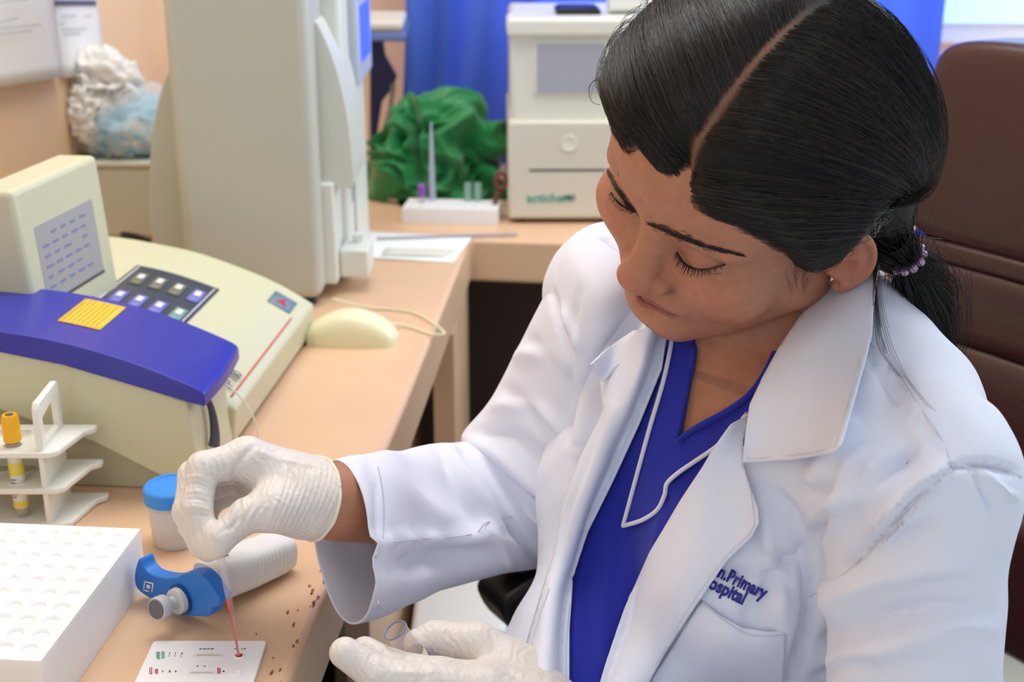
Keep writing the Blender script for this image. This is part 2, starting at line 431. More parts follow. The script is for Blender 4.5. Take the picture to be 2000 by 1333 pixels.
# ---- chemistry analyser (cream, blue hood), local frame: x to its front, y away from camera
A = T_((-0.295, 1.122, TOP), math.radians(5))
sp = thing('chemistry_analyser', 'cream benchtop analyser with royal blue hood and small grey display', 'analyser', (-0.45, 1.33, 0.75))
prof = spline([(0.012, 0.044), (-0.04, 0.074), (-0.12, 0.104), (-0.18, 0.117), (-0.24, 0.125), (-0.34, 0.128)], 6)
body = [(0.006, 0.004)] + [tuple(p) for p in prof] + [(-0.34, 0.004)]
obj('housing', A(prism(body, 0.104, 0.447, 1)), cream, sp, bevel=0.004, seg=3)
pn = [(0.0, 0.094), (-0.05, 0.113), (-0.107, 0.128), (-0.17, 0.139), (-0.26, 0.145), (-0.40, 0.147)]
near = [(0.004, 0.0), (0.0, 0.094)] + pn[1:] + [(-0.40, 0.0)]
# near tower: upper shell with a slanted lower edge, and an inset base
shell = [(0.000, 0.094)] + pn[1:] + [(-0.40, 0.12), (-0.25, 0.098), (-0.179, 0.078), (-0.094, 0.050), (-0.018, 0.010), (0.006, 0.010)]
obj('tower', A(prism(shell, 0.0, 0.108, 1)), cream, sp, bevel=0.003, seg=3)
base = [(0.004, 0.0), (0.004, 0.030), (-0.094, 0.085), (-0.26, 0.11), (-0.40, 0.12), (-0.40, 0.0)]
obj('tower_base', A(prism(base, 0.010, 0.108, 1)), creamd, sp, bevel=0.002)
obj('base_shadow_gap', A(box(-0.36, 0.0, 0.02, 0.43, 0.0, 0.004)), blackp, sp)  # thin black slab standing in for the shadow gap under the housing
bluep = mat('royal_blue_plastic', (50, 52, 160), 0.34, coat=0.1)
top = spline([(0.014, 0.104), (0.003, 0.112), (-0.051, 0.135), (-0.107, 0.150), (-0.17, 0.159), (-0.26, 0.164), (-0.40, 0.165)], 5)
bot = [(-0.40, 0.149), (-0.26, 0.146), (-0.17, 0.1395), (-0.107, 0.128), (-0.051, 0.112), (0.003, 0.095), (0.014, 0.092)]
# hood: bowed tip in plan view -> loft strips of y
V = []; Fs = []; ring = [tuple(p) for p in top] + bot; n = len(ring); ys = np.linspace(-0.006, 0.120, 9)
for y in ys:
    bow = 0.010 * math.cos((y - 0.04) / 0.09 * 1.3)
    for x, z in ring:
        s = max(0, (x + 0.06) / 0.075)
        V.append((x + bow * s - 0.004, y, z))
for j in range(len(ys) - 1):
    for i in range(n): Fs.append((j * n + i, j * n + (i + 1) % n, (j + 1) * n + (i + 1) % n, (j + 1) * n + i))
Fs += [tuple(range(n)), tuple(range(len(V) - 1, len(V) - n - 1, -1))]
obj('hood', A(fixn((np.array(V), Fs))), bluep, sp, bevel=0.0025, seg=2)
def hood_z(x): t = np.array(top)[::-1]; return float(np.interp(x, t[:, 0], t[:, 1]))
# yellow sticker, following the hood
def sheet(xs, ys_, zf, th=0.0004, skew=0.0):
    V = []; nx_, ny_ = len(xs), len(ys_)
    for j, y in enumerate(ys_):
        for x in xs: V.append((x + skew * (y - ys_[0]), y, zf(x, y)))
    return np.array(V), [(j * nx_ + i, j * nx_ + i + 1, (j + 1) * nx_ + i + 1, (j + 1) * nx_ + i) for j in range(ny_ - 1) for i in range(nx_ - 1)]
stk = obj('warning_sticker', A(sheet(np.linspace(-0.132, -0.092, 8), np.linspace(0.040, 0.108, 5), lambda x, y: hood_z(x + 0.004) + 0.0006)), mat('yellow_sticker', (244, 200, 62), 0.5), sp, solid=0.0004)
for k in range(8):
    x = -0.1285 + k * 0.0043; L = 0.058 if k % 3 else 0.050
    obj('sticker_text', A(sheet(np.linspace(x, x + 0.0006, 3), np.linspace(0.046, 0.046 + L, 12), lambda x_, y: hood_z(x_ + 0.004) + 0.0012)), mat('brown_print', (186, 140, 44), 0.6), stk, solid=0.0002)
# front pillar edge with black latch and wire
obj('latch', A(tube(spline([(0.006, 0.036, 0.086), (0.009, 0.040, 0.066), (0.011, 0.036, 0.046), (0.011, 0.030, 0.036)], 5), np.r_[np.linspace(0.0025, 0.0055, 15), 0.004], 10)), darkg, sp)
obj('wire', A(tube(spline([(0.008, 0.060, 0.093), (0.020, 0.070, 0.080), (0.032, 0.080, 0.056), (0.036, 0.090, 0.03), (0.034, 0.095, 0.004)], 8), 0.0009, 8)), white, sp)
# display housing
def yawbox(x0, x1, y0, y1, z0, z1, lean=0.0, yaw=0.0):
    g = box(x0, x1, y0, y1, z0, z1); V = g[0].copy(); V[:, 0] += lean * (V[:, 2] - z0); V[:, 0] += yaw * (V[:, 1] - y0); return V, g[1]
dh = obj('display_housing', A(yawbox(-0.222, -0.178, 0.100, 0.276, 0.10, 0.262, -0.07, 0.08)), cream, sp, bevel=0.006, seg=3)
obj('display', A(yawbox(-0.1835, -0.1785, 0.126, 0.248, 0.142, 0.220, -0.07, 0.08)), mat('grey_lcd', (160, 160, 162), 0.25, emit=(140, 143, 150), estr=0.10), dh)
V = []; prm = mat('lcd_print', (122, 126, 170), 0.5)
gs = []
for r in range(6):
    for c_ in range(5):
        if rng.random() < 0.12: continue
        y = 0.136 + c_ * 0.020; z = 0.207 - r * 0.0105; w_ = 0.013 * (0.7 + 0.4 * rng.random())
        gs.append(yawbox(-0.1784, -0.1781, y, y + w_, z, z + 0.0022, 0, 0)); gs[-1][0][:, 0] += -0.07 * (gs[-1][0][:, 2] - 0.142) + 0.08 * (gs[-1][0][:, 1] - 0.126) 
obj('display_text', A(joing(*gs)), prm, dh)
obj('display_frame', A(joing(yawbox(-0.181, -0.1770, 0.2465, 0.2495, 0.139, 0.222, -0.07, 0.08), yawbox(-0.191, -0.1782, 0.126, 0.249, 0.139, 0.1422, -0.07, 0.08))), darkg, dh)
# keypad on the sloping top
pt = np.array(prof)[::-1]
zt = lambda x, y: float(np.interp(x, pt[:, 0], pt[:, 1]))
kp = obj('keypad', A(sheet(np.linspace(-0.172, -0.076, 14), np.linspace(0.205, 0.352, 6), lambda x, y: zt(x, y) + 0.0008)), mat('keypad_dark', (62, 70, 86), 0.35), sp, solid=0.0008)
for r in range(2):
    for c_ in range(4):
        x = -0.160 + c_ * 0.0215; y = 0.222 + (1 - r) * 0.066
        colr = (120, 118, 200) if (c_ < 3 and r == 1) or (c_ == 3 and r == 0) else ((120, 160, 150) if r == 1 else (120, 116, 96))
        kk = obj('key', A(sheet(np.linspace(x, x + 0.013, 4), np.linspace(y, y + 0.038, 3), lambda x_, y_: zt(x_, y_) + 0.002)), mat('key_%d_%d_%d' % colr, colr, 0.4), kp, solid=0.001)
        obj('key_symbol', A(sheet(np.linspace(x + 0.003, x + 0.010, 3), np.linspace(y + 0.018, y + 0.033, 3), lambda x_, y_: zt(x_, y_) + 0.003)), white, kk, solid=0.0004)
for x0 in (-0.168, -0.080): obj('keypad_border', A(tube([(x0, 0.210, zt(x0, 0) + .0014), (x0, 0.347, zt(x0, 0) + .0014)], 0.0007, 6)), white, kp)
lg = obj('logo_badge', A(sheet(np.linspace(-0.028, -0.002, 4), np.linspace(0.378, 0.418, 3), lambda x, y: zt(x, y) + 0.0008)), mat('badge_blue_grey', (118, 138, 158), 0.4), sp, solid=0.0006)
g = np.array([(-0.021, 0.390), (-0.009, 0.388), (-0.014, 0.408)]); g = np.c_[g, [zt(a, 0) + 0.0016 for a in g[:, 0]]]
obj('logo_mark', A((g, [(0, 1, 2)])), mat('logo_red', (190, 60, 70), 0.5), lg, solid=0.0003)
obj('red_stripe', A(sheet(np.linspace(0.0015, 0.0032, 2), np.linspace(0.120, 0.37, 8), lambda x, y: zt(x, y) + 0.0008)), mat('stripe_red', (214, 92, 80), 0.5), sp, solid=0.0003)
o_ = A((np.array([[0.0, 0.128, zt(-0.004, 0) + 0.0010], [0, 1.128, zt(-0.004, 0) + 0.001], [-1, 0.128, 1]]), []))[0]
obj('model_text', text_geo('SP 100', 0.016, o_[0], o_[1] - o_[0], A((np.array([[0, 0, 0], [-0.04, 0, 0.025]]), []))[0] @ np.array([[1, 0, 0], [0, 1, 0], [0, 0, 1]]) @ np.eye(3) if False else (A((np.array([[0, 0, 0], [-0.8, 0, 0.5]]), []))[0][1] - A((np.array([[0, 0, 0], [-0.8, 0, 0.5]]), []))[0][0])), mat('print_dark', (60, 60, 70), 0.5), sp)

# ---- tall haematology analyser
ta = thing('blood_cell_analyser', 'tall warm grey laboratory analyser with curved front door and blue display', 'analyser', (-0.34, 1.87, 0.75))
Z0 = TOP
obj('casing', box(-0.432, -0.252, 1.683, 2.06, Z0 + 0.012, 1.235), greyp, ta, bevel=0.014, seg=4)
hump = [(1.78, Z0), (1.78, 0.87), (1.79, 0.93)]
hp = spline([(-0.425, 1.075), (-0.448, 1.055), (-0.468, 1.01), (-0.484, 0.94), (-0.492, 0.86), (-0.492, Z0 + 0.004)], 6)
obj('rear_cover', prism([(-0.42, Z0 + 0.004)] + [(-0.42, 1.078)] + [tuple(p) for p in hp], 1.76, 2.03, 1), greyp, ta, bevel=0.010, seg=3)
dp = spline([(-0.252, 1.118), (-0.246, 1.112), (-0.228, 1.065), (-0.215, 1.00), (-0.210, 0.93), (-0.211, 0.908)], 6)
obj('front_door', prism([(-0.27, 0.905), (-0.27, 1.125)] + [tuple(p) for p in dp] + [(-0.214, 0.900)], 1.735, 1.90, 1), mat('pale_grey_plastic', (214, 216, 204), 0.4), ta, bevel=0.009, seg=4)
obj('front_panel', box(-0.30, -0.226, 1.80, 2.05, Z0 + 0.004, 1.20), whitep, ta, bevel=0.008, seg=3)
obj('lower_panel', box(-0.30, -0.236, 1.725, 1.81, Z0 + 0.02, 0.91), whitep, ta, bevel=0.004, seg=3)
dm = obj('display_module', box(-0.24, -0.212, 1.87, 2.045, 1.015, 1.20), mat('bluish_grey_plastic', (190, 200, 214), 0.35), ta, bevel=0.006, seg=3)
obj('display', box(-0.213, -0.2105, 1.895, 2.015, 1.045, 1.122), mat('blue_lit_screen', (70, 90, 250), 0.3, emit=(60, 90, 255), estr=0.9), dm)
obj('panel_slit', box(-0.2262, -0.2248, 1.868, 1.8705, 0.80, 0.905), darkg, ta)
obj('probe_opening', xf(lathe([(0.0, 0), (0.008, 0), (0.008, 0.001), (0.0, 0.001)], 20, (0, 0, 0), (1, 0, 0), caps=False), np.diag([1, 0.35, 1.6]), (-0.2262, 1.845, 0.868)), darkg, ta)
obj('probe_cap', xf(lathe([(0.0, 0.0), (0.006, 0), (0.009, 0.012), (0.0, 0.012)][:3], 16), None, (-0.214, 1.79, 0.812)), whitep, ta)
obj('sample_tray', box(-0.236, -0.196, 1.75, 1.82, 0.772, 0.812), whitep, ta, bevel=0.004, seg=3)
gf = [obj('foot', lathe([(0.012, 0), (0.012, 0.014)], 16, (x, y, Z0)), blackp, ta) for x in (-0.41, -0.275) for y in (1.71, 2.03)]

# ---- small analyser on the back counter
M2 = T_((-0.006, 2.13, TOP), math.radians(-1))
ma = thing('clinical_analyser', 'off-white upright analyser with blank grey screen on back counter', 'analyser', (0.12, 2.3, 0.75))
mw = mat('ivory_plastic', (226, 226, 212), 0.42)
obj('upper_casing', M2(box(0.004, 0.262, 0.016, 0.30, 0.165, 0.328)), mw, ma, bevel=0.008, seg=3)
obj('lower_casing', M2(box(0.0, 0.266, 0.0, 0.30, 0.008, 0.170)), mat('ivory_plastic_front', (216, 212, 196), 0.42), ma, bevel=0.006, seg=3)
obj('visor', M2(prism([(-0.002, 0.330), (0.268, 0.330), (0.268, 0.302), (-0.002, 0.302)], 0.004, 0.10, 1)), mw, ma, bevel=0.006, seg=3)
obj('screen_bezel', M2(box(0.040, 0.160, 0.013, 0.02, 0.208, 0.296)), mw, ma, bevel=0.003)
obj('screen', M2(box(0.046, 0.153, 0.0115, 0.02, 0.212, 0.290)), mat('blank_grey_screen', (168, 172, 180), 0.25), ma)
obj('round_button', M2(lathe([(0.0125, 0), (0.0135, 0.002), (0.0125, 0.0035), (0.010, 0.0025), (0.0, 0.002)], 24, (0.098, 0.0015, 0.134), (0, -1, 0), caps=False)), mw, ma)
obj('slot', M2(box(0.034, 0.158, -0.0006, 0.004, 0.088, 0.0915)), darkg, ma)
obj('logo_text', M2(text_geo('actichem', 0.021, (0.030, -0.0006, 0.037), (1, 0, 0), (0, 0, 1), offset=0.0006)), mat('teal_print', (92, 170, 158), 0.5), ma)
obj('model_text', M2(text_geo('ABC', 0.011, (0.089, -0.0006, 0.041), (1, 0, 0), (0, 0, 1), offset=0.0004)), mat('print_dark', (60, 60, 70), 0.5), ma)
for x in (0.02, 0.245):
    for y in (0.03, 0.27): obj('foot', M2(lathe([(0.010, 0), (0.010, 0.009)], 12, (x, y, 0))), blackp, ma)
tag(obj('flat_case', M2(joing(box(0.078, 0.150, 0.06, 0.14, 0.3305, 0.338), box(0.083, 0.145, 0.065, 0.135, 0.338, 0.341))), blackp, bevel=0.002), 'flat black case lying on top of the off-white upright analyser', 'case')
roll = M2(lathe([(0.012, 0), (0.032, 0), (0.032, 0.072), (0.012, 0.072), (0.012, 0)], 32, (0.163, 0.09, 0.362), (1, 0, 0.02), caps=False))
tag(obj('paper_roll', roll, mat('white_paper', (240, 241, 238), 0.8)), 'white paper roll lying on top of the off-white upright analyser', 'paper roll')

# ---- computer mouse and cable
mo = thing('computer_mouse', 'cream computer mouse with pale cable on the peach worktop', 'mouse', (-0.193, 1.55, 0.75))
def mouse_geo():
    V = []; Fs = []; nu, nv = 24, 14
    for i in range(nu):
        t = i / (nu - 1)
        w_ = 0.030 * (0.62 + 0.38 * math.sin(min(1, t * 1.25) * math.pi * 0.5)) * (1 if t < 0.85 else math.sqrt(max(0.02, 1 - ((t - 0.85) / 0.155) ** 2)))
        if t < 0.05: w_ *= 0.9
        h_ = 0.006 + 0.034 * math.sin(math.pi * min(1, 0.12 + t * 0.82)) ** 0.9 * (1 if t < 0.8 else math.sqrt(max(0.0, 1 - ((t - 0.8) / 0.21) ** 2)))
        for j in range(nv):
            a = math.pi * j / (nv - 1)
            V.append((-0.056 + 0.112 * t, w_ * np.sign(math.cos(a)) * abs(math.cos(a)) ** 0.6, h_ * math.sin(a) ** 0.7 * 1.0))
    for i in range(nu - 1):
        for j in range(nv - 1): Fs.append((i * nv + j, (i + 1) * nv + j, (i + 1) * nv + j + 1, i * nv + j + 1))
    Fs.append(tuple(range(nv))); Fs.append(tuple((nu - 1) * nv + j for j in range(nv - 1, -1, -1)))
    Fs.append(tuple([i * nv for i in range(nu)] + [i * nv + nv - 1 for i in range(nu - 1, -1, -1)]))
    return fixn((np.array(V), Fs))
mcr = mat('ivory_mouse_plastic', (232, 228, 190), 0.4)
obj('shell', xf(mouse_geo(), rz(math.radians(4)), (-0.196, 1.553, TOP)), mcr, mo)
obj('cable', tube(spline([onz(650, 612) + (0, 0, .02), onz(720, 606) + (0, 0, .004), onz(800, 612) + (0, 0, .002), onz(845, 635) + (0, 0, .003), onz(868, 658) + (0, 0, .004), onz(840, 655) + (0, 0, .002), onz(790, 640) + (0, 0, .003), onz(760, 650) + (0, 0, .012)], 8), 0.0016, 8), mcr, mo)
obj('button_gap', xf(tube([(-0.056, 0, 0.0168), (-0.03, 0, 0.0305), (-0.02, 0, 0.0345)], 0.0005, 6), rz(math.radians(4)), (-0.196, 1.553, TOP)), darkg, mo)

# ---- plain beige box, plastic bag with masks, black cable (behind)
pb = thing('beige_container', 'pale beige bin standing behind the cream analyser', 'container', (-0.60, 2.08, 0.75))
obj('body', box(-0.665, -0.535, 2.03, 2.20, TOP, 0.868), mat('pale_beige_plastic', (206, 204, 180), 0.5), pb, bevel=0.012, seg=3)
obj('lid', box(-0.668, -0.532, 2.027, 2.203, 0.866, 0.876), mat('pale_beige_lid', (222, 224, 206), 0.5), pb, bevel=0.004, seg=2)
tag(obj('power_cable', tube(spline([(-0.56, 1.98, 0.752), (-0.595, 1.97, 0.775), (-0.55, 1.93, 0.778), (-0.51, 1.90, 0.760), (-0.505, 1.78, 0.754), (-0.50, 1.72, 0.754)], 8), 0.004, 8), blackp), 'black power cable curving behind the cream analyser', 'cable')
# ================================================================ SMALL THINGS
def wy(x, y, Y): r = ray(x, y); return _C + r * (Y / r[1])
def onplane(x, y, p0, n):
    r = ray(x, y); return _C + r * (((np.asarray(p0) - _C) @ n) / (r @ n))
foam = mat('white_foam', (240, 241, 240), 0.65, sss=0.4, sssc=(1, 1, 1), bump=0.12, bscale=260)
def well_rack(nx_, ny_, pitch, r, x0, y0, z, marg, depth=0.012, h=0.05):
    """foam block with round wells; local frame, right-back corner rack"""
    W = nx_ * pitch + 2 * marg; D_ = ny_ * pitch + 2 * marg; V = []; Fs = []
    def q(a, b, c, d):
        n = len(V); V.extend([a, b, c, d]); Fs.append((n, n + 1, n + 2, n + 3))
    q((0, 0, 0), (0, D_, 0), (W, D_, 0), (W, 0, 0))
    for a, b in (((0, 0), (W, 0)), ((W, 0), (W, D_)), ((W, D_), (0, D_)), ((0, D_), (0, 0))): q((*a, 0), (*b, 0), (*b, h), (*a, h))
    q((0, 0, h), (W, 0, h), (W, marg, h), (0, marg, h)); q((0, D_ - marg, h), (W, D_ - marg, h), (W, D_, h), (0, D_, h))
    q((0, marg, h), (marg, marg, h), (marg, D_ - marg, h), (0, D_ - marg, h)); q((W - marg, marg, h), (W, marg, h), (W, D_ - marg, h), (W - marg, D_ - marg, h))
    S = 16
    for i in range(nx_):
        for j in range(ny_):
            cx = marg + (i + 0.5) * pitch; cy = marg + (j + 0.5) * pitch; n = len(V)
            for k in range(S):
                a = 2 * math.pi * k / S; c, s = math.cos(a), math.sin(a); m = max(abs(c), abs(s))
                V.append((cx + c / m * pitch / 2, cy + s / m * pitch / 2, h)); V.append((cx + c * r, cy + s * r, h)); V.append((cx + c * (r - .0015), cy + s * (r - .0015), h - 0.0015)); V.append((cx + c * (r - .0015), cy + s * (r - .0015), h - depth))
            for k in range(S):
                a, b = n + 4 * k, n + 4 * ((k + 1) % S)
                for t in range(3): Fs.append((a + t, b + t, b + t + 1, a + t + 1))
            Fs.append(tuple(n + 4 * k + 3 for k in range(S)))
            for k in (1, 5, 9, 13):   # square corners
                pass
    g = np.array(V); g[:, 0] += x0; g[:, 1] += y0; g[:, 2] += z
    return g, Fs, W, D_
g = well_rack(13, 10, 0.0180, 0.0068, -0.2520, -0.190, 0, 0.0055, 0.0020)
bm_ = (g[0], g[1]); a5 = math.radians(-5.0)
tag(obj('foam_tube_rack', xf((bm_[0] - [g[2] - 0.2520, 0, 0], bm_[1]), rz(a5), (-0.299, 0.958, TOP)), foam, bevel=0.0, angle=35), 'large white foam rack with empty wells at the front left of the worktop', 'tube rack')
g = well_rack(10, 4, 0.0150, 0.0060, 0, 0, 0, 0.004, 0.010, h=0.026)
p_l = onz(786, 436); p_r = onz(966, 441); dv = (p_r - p_l); ang = math.atan2(dv[1], dv[0])
FR = lambda geo: xf(geo, rz(ang), p_l + np.array([0, 0, 0.0001]))
far = tag(obj('foam_tube_rack', FR((g[0], g[1])), foam, angle=35), 'small white foam rack on the back counter beside the off-white upright analyser', 'tube rack')
glass = mat('clear_glass', (240, 248, 250), 0.03, trans=1.0, ior=1.3)
clearp = mat('clear_plastic', (228, 236, 240), 0.08, alpha=0.30, spec=0.8)
def slot_of(i, j): return FR((np.array([[0.004 + (i + .5) * .015, 0.004 + (j + .5) * .015, 0.0]]), []))[0][0]
s = slot_of(1, 2)
tv = thing('sample_tube', 'small tube with purple cap standing in the far foam rack', 'sample tube', s + [0, 0, .0165])
obj('tube', lathe([(0.0055, .0165), (0.0055, 0.042)], 20, s), clearp, tv); obj('cap', lathe([(0.0062, 0.036), (0.0072, 0.038), (0.0070, 0.055), (0.005, 0.057)], 20, s), mat('purple_cap', (150, 90, 190), 0.4), tv)
s = slot_of(2, 3)
tag(obj('pipette_tip', lathe([(0.0060, 0.0165), (0.0055, 0.05), (0.0038, 0.11), (0.0016, 0.155), (0.001, 0.157)], 16, s), mat('frosted_plastic', (200, 212, 232), 0.3, alpha=0.75)), 'tall pale tapering pipette tip standing in the far foam rack', 'pipette tip')
for k, (i, t_) in enumerate(((6, 'left'), (7, 'right'))):
    s = slot_of(i, 3) + [0.002 * k, 0, 0]
    tag(obj('cuvette', lathe([(0.0062, 0.0165), (0.0062, 0.058), (0.0052, 0.058), (0.0052, 0.018)], 16, s, caps=False), mat('pale_glass', (180, 215, 205), 0.1, alpha=0.35)), 'clear glass tube in the far foam rack, %s one of the pair' % t_, 'glass tube', group='pair of clear glass tubes in the far rack')
s = slot_of(9, 2); ux = np.array([math.cos(ang), math.sin(ang), 0])
brn = mat('reddish_brown_plastic', (118, 66, 48), 0.5)
th_ = thing('scissors', 'brown ring-handled scissors standing in the far foam rack', 'scissors', s + [0, 0, .0165])
obj('blade', tube([s + [0, 0, .0165], s + ux * 0.003 + [0, 0, 0.03], s + ux * 0.009 + [0, 0, 0.05]], [0.0035, 0.004, 0.006], 10), brn, th_)
ca = s + ux * 0.013 + [0, 0, 0.066]
obj('handle', tube([ca + ux * 0.008 * math.cos(a) + np.array([0, 0, 0.013 * math.sin(a)]) for a in np.linspace(0, 2 * math.pi, 25)], 0.0042, 10), brn, th_)

# ---- white three-tier tube rack with handle
rk = thing('test_tube_rack', 'white plastic three-tier test tube rack with end handle', 'tube rack', (-0.46, 1.07, 0.75))
rw = mat('white_rack_plastic', (236, 236, 226), 0.45)
xr = -0.399; yf = 1.052; yb = 1.116
def tier(z, sh):
    x1 = xr - 0.002 + sh
    pl = [(-0.60, yf), (x1, yf), (x1 + 0.007, yf + 0.006), (x1 + 0.017, yb - 0.014), (x1 + 0.024, yb - 0.008), (x1 + 0.024, yb), (-0.60, yb)]
    xs = [-0.60] + [x for x in np.arange(-0.575, xr - 0.012, 0.0235)]
    # tier with round holes -> cells
    V = []; Fs = []; S = 16
    hx = [(-0.4365 - 0.0235 * i) for i in range(7)]; hy = [yf + 0.016, yf + 0.042]
    return pl, hx, hy
for z, sh in ((0.0005, 0.004), (0.0345, 0.002), (0.0690, 0.0)):
    pl, hx, hy = tier(z, sh); g = prism(pl, TOP + z, TOP + z + 0.0055, 2)
    o = obj('tier', g, rw, rk, bevel=0.0012)
    if z > 0.01:
        for x in hx:
            for y in hy:
                c = obj('hole_rim', lathe([(0.0072, -0.0005), (0.0088, -0.0005), (0.0088, 0.0063), (0.0072, 0.0063), (0.0072, -0.0005)], 20, (x, y, TOP + z), caps=False), rw, o)
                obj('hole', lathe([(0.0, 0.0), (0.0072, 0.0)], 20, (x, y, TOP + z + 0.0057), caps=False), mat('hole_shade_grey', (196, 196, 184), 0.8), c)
obj('end_plate', prism([(yf + 0.004, TOP), (yb - 0.004, TOP), (yb - 0.004, TOP + 0.070), (yf + 0.004, TOP + 0.070)], xr - 0.013, xr - 0.008, 0), rw, rk, bevel=0.001)
hzo = [(yf + 0.005, 0.072), (yf + 0.005, 0.110), (yf + 0.012, 0.118), (yb - 0.008, 0.118), (yb - 0.004, 0.112), (yb - 0.004, 0.072)]
def bar2(a, b, w_): return box(0, 0, 0, 0, 0, 0)
hx0, hx1 = xr - 0.0135, xr - 0.0075
hg = joing(prism([(yf + .004, TOP + .072), (yf + .013, TOP + .072), (yf + .013, TOP + .104), (yf + .004, TOP + .112)], hx0, hx1, 0),
           prism([(yb - .013, TOP + .072), (yb - .004, TOP + .072), (yb - .004, TOP + .116), (yb - .013, TOP + .110)], hx0, hx1, 0),
           prism([(yf + .004, TOP + .112), (yf + .013, TOP + .102), (yb - .013, TOP + .110), (yb - .004, TOP + .116), (yb - .008, TOP + .120), (yf + .008, TOP + .118)], hx0, hx1, 0),
           prism([(yf + .013, TOP + .072), (yb - .013, TOP + .072), (yb - .013, TOP + .080), (yf + .013, TOP + .080)], hx0, hx1, 0))
obj('handle', hg, rw, rk, bevel=0.001)
tc = np.array([-0.4365 - 0.0235 * 0, yf + 0.016, TOP]); 
tb = thing('sample_tube', 'clear sample tube with orange-yellow cap standing in the white rack', 'sample tube', tc + [0, 0, .006])
obj('tube', lathe([(0.0, 0.0062), (0.0035, 0.007), (0.006, 0.010), (0.0063, 0.078)], 24, tc, caps=False), mat('cloudy_glass', (200, 198, 180), 0.15, alpha=0.55), tb)
obj('cap', lathe([(0.0066, 0.0790), (0.0078, 0.0800), (0.0076, 0.1000), (0.0060, 0.1040), (0.0040, 0.1040), (0.0038, 0.1015), (0.0, 0.1015)], 28, tc, caps=False), mat('amber_cap', (244, 182, 30), 0.4), tb)
obj('stopper', lathe([(0.0, 0.1035), (0.0042, 0.1035), (0.0042, 0.100)], 20, tc, caps=False), mat('grey_rubber', (78, 78, 84), 0.6), tb)
lb = obj('paper_label', lathe([(0.0064, 0.016), (0.0065, 0.016), (0.0065, 0.066), (0.0064, 0.066)], 28, tc, caps=False), mat('label_white', (228, 226, 214), 0.6), tb)
obj('yellow_band', lathe([(0.00665, 0.048), (0.00668, 0.060)], 28, tc, caps=False), mat('label_yellow', (230, 212, 90), 0.6), lb)
obj('yellow_band', lathe([(0.00665, 0.0165), (0.00668, 0.0225)], 28, tc, caps=False), mat('label_yellow', (230, 212, 90), 0.6), lb)
gs = [xf(box(-0.0036 + 0.0, -0.0036 + 0.005 * (0.6 + 0.4 * rng.random()), -0.0070, -0.0066, z, z + 0.0009), None, tc) for z in (0.027, 0.030, 0.033, 0.041, 0.044)]
obj('label_text', joing(*gs), mat('print_grey', (110, 110, 115), 0.6), lb)

# ---- specimen cup
cc = onz(346, 1058); cc[2] = TOP
cu = thing('specimen_cup', 'translucent specimen cup with bright blue screw lid behind the pipette', 'specimen cup', cc)
frost = mat('frosted_translucent_plastic', (238, 238, 238), 0.35, alpha=0.62, spec=0.5)
obj('cup', lathe([(0.0, 0.0), (0.0185, 0.0), (0.0200, 0.002), (0.0224, 0.046), (0.0216, 0.046), (0.0192, 0.003), (0, 0.002)], 40, cc, caps=False), frost, cu)
LW = []
for k in range(1):
    obj('lid', lathe([(0.0, 0.0535), (0.0195, 0.0535), (0.0200, 0.0545), (0.0225, 0.0545), (0.0242, 0.0530), (0.0246, 0.0500), (0.0246, 0.0415), (0.0236, 0.0410)], 48, cc, caps=False), mat('sky_blue_lid', (62, 148, 232), 0.35), cu)
obj('thread_ring', lathe([(0.0226, 0.037), (0.0234, 0.0375), (0.0226, 0.038)], 40, cc, caps=False), frost, cu)

# ---- micropipette lying on the worktop
pa = onz(312, 1188, 0.7735); pbx = onz(556, 1072, 0.767); ax = (pbx - pa); ax /= np.linalg.norm(ax); up = np.array([0, 0, 1.0]); sd = np.cross(ax, up); sd /= np.linalg.norm(sd); up = np.cross(sd, ax)
pp = thing('micropipette', 'white micropipette with blue finger rest and grey push button', 'pipette', (pa + pbx) / 2 * [1, 1, 0] + [0, 0, 0.75])
LT = np.linalg.norm(pbx - pa); pw = mat('white_pipette_plastic', (232, 234, 232), 0.38)
V = []; Fs = []; rows = [(0.046, 0.015, 0.014, 0.004), (0.060, 0.0175, 0.017, 0.0025), (0.085, 0.0185, 0.0175, 0.0015), (LT - 0.012, 0.0180, 0.0165, 0), (LT - 0.002, 0.0165, 0.015, 0), (LT + 0.002, 0.013, 0.012, 0)]
rs = []
tt = np.array([r[0] for r in rows])
N_ = 90
for i in range(N_):
    t = tt[0] + (tt[-1] - tt[0]) * i / (N_ - 1); a_ = np.interp(t, tt, [r[1] for r in rows]); b_ = np.interp(t, tt, [r[2] for r in rows]); o_ = np.interp(t, tt, [r[3] for r in rows])
    rib = 0.0006 * (math.sin(t * 2 * math.pi / 0.0042)) if t > 0.085 and t < LT - 0.014 else 0
    for k in range(40):
        th = 2 * math.pi * k / 40; c, s_ = math.cos(th), math.sin(th); sx = np.sign(c) * abs(c) ** 0.65; sz = np.sign(s_) * abs(s_) ** 0.65
        rr = rib if (c > 0.75) else 0
        V.append(pa + ax * t + sd * (a_ * sx + rr) + up * (b_ * sz + o_))
for i in range(N_ - 1):
    for k in range(40): Fs.append((i * 40 + k, i * 40 + (k + 1) % 40, (i + 1) * 40 + (k + 1) % 40, (i + 1) * 40 + k))
Fs += [tuple(range(40)), tuple((N_ - 1) * 40 + k for k in range(40))]
obj('grip', fixn((np.array(V), Fs)), pw, pp)
bl = mat('blue_pipette_plastic', (42, 120, 208), 0.35)
p0 = onz(345, 1172, 0.768)
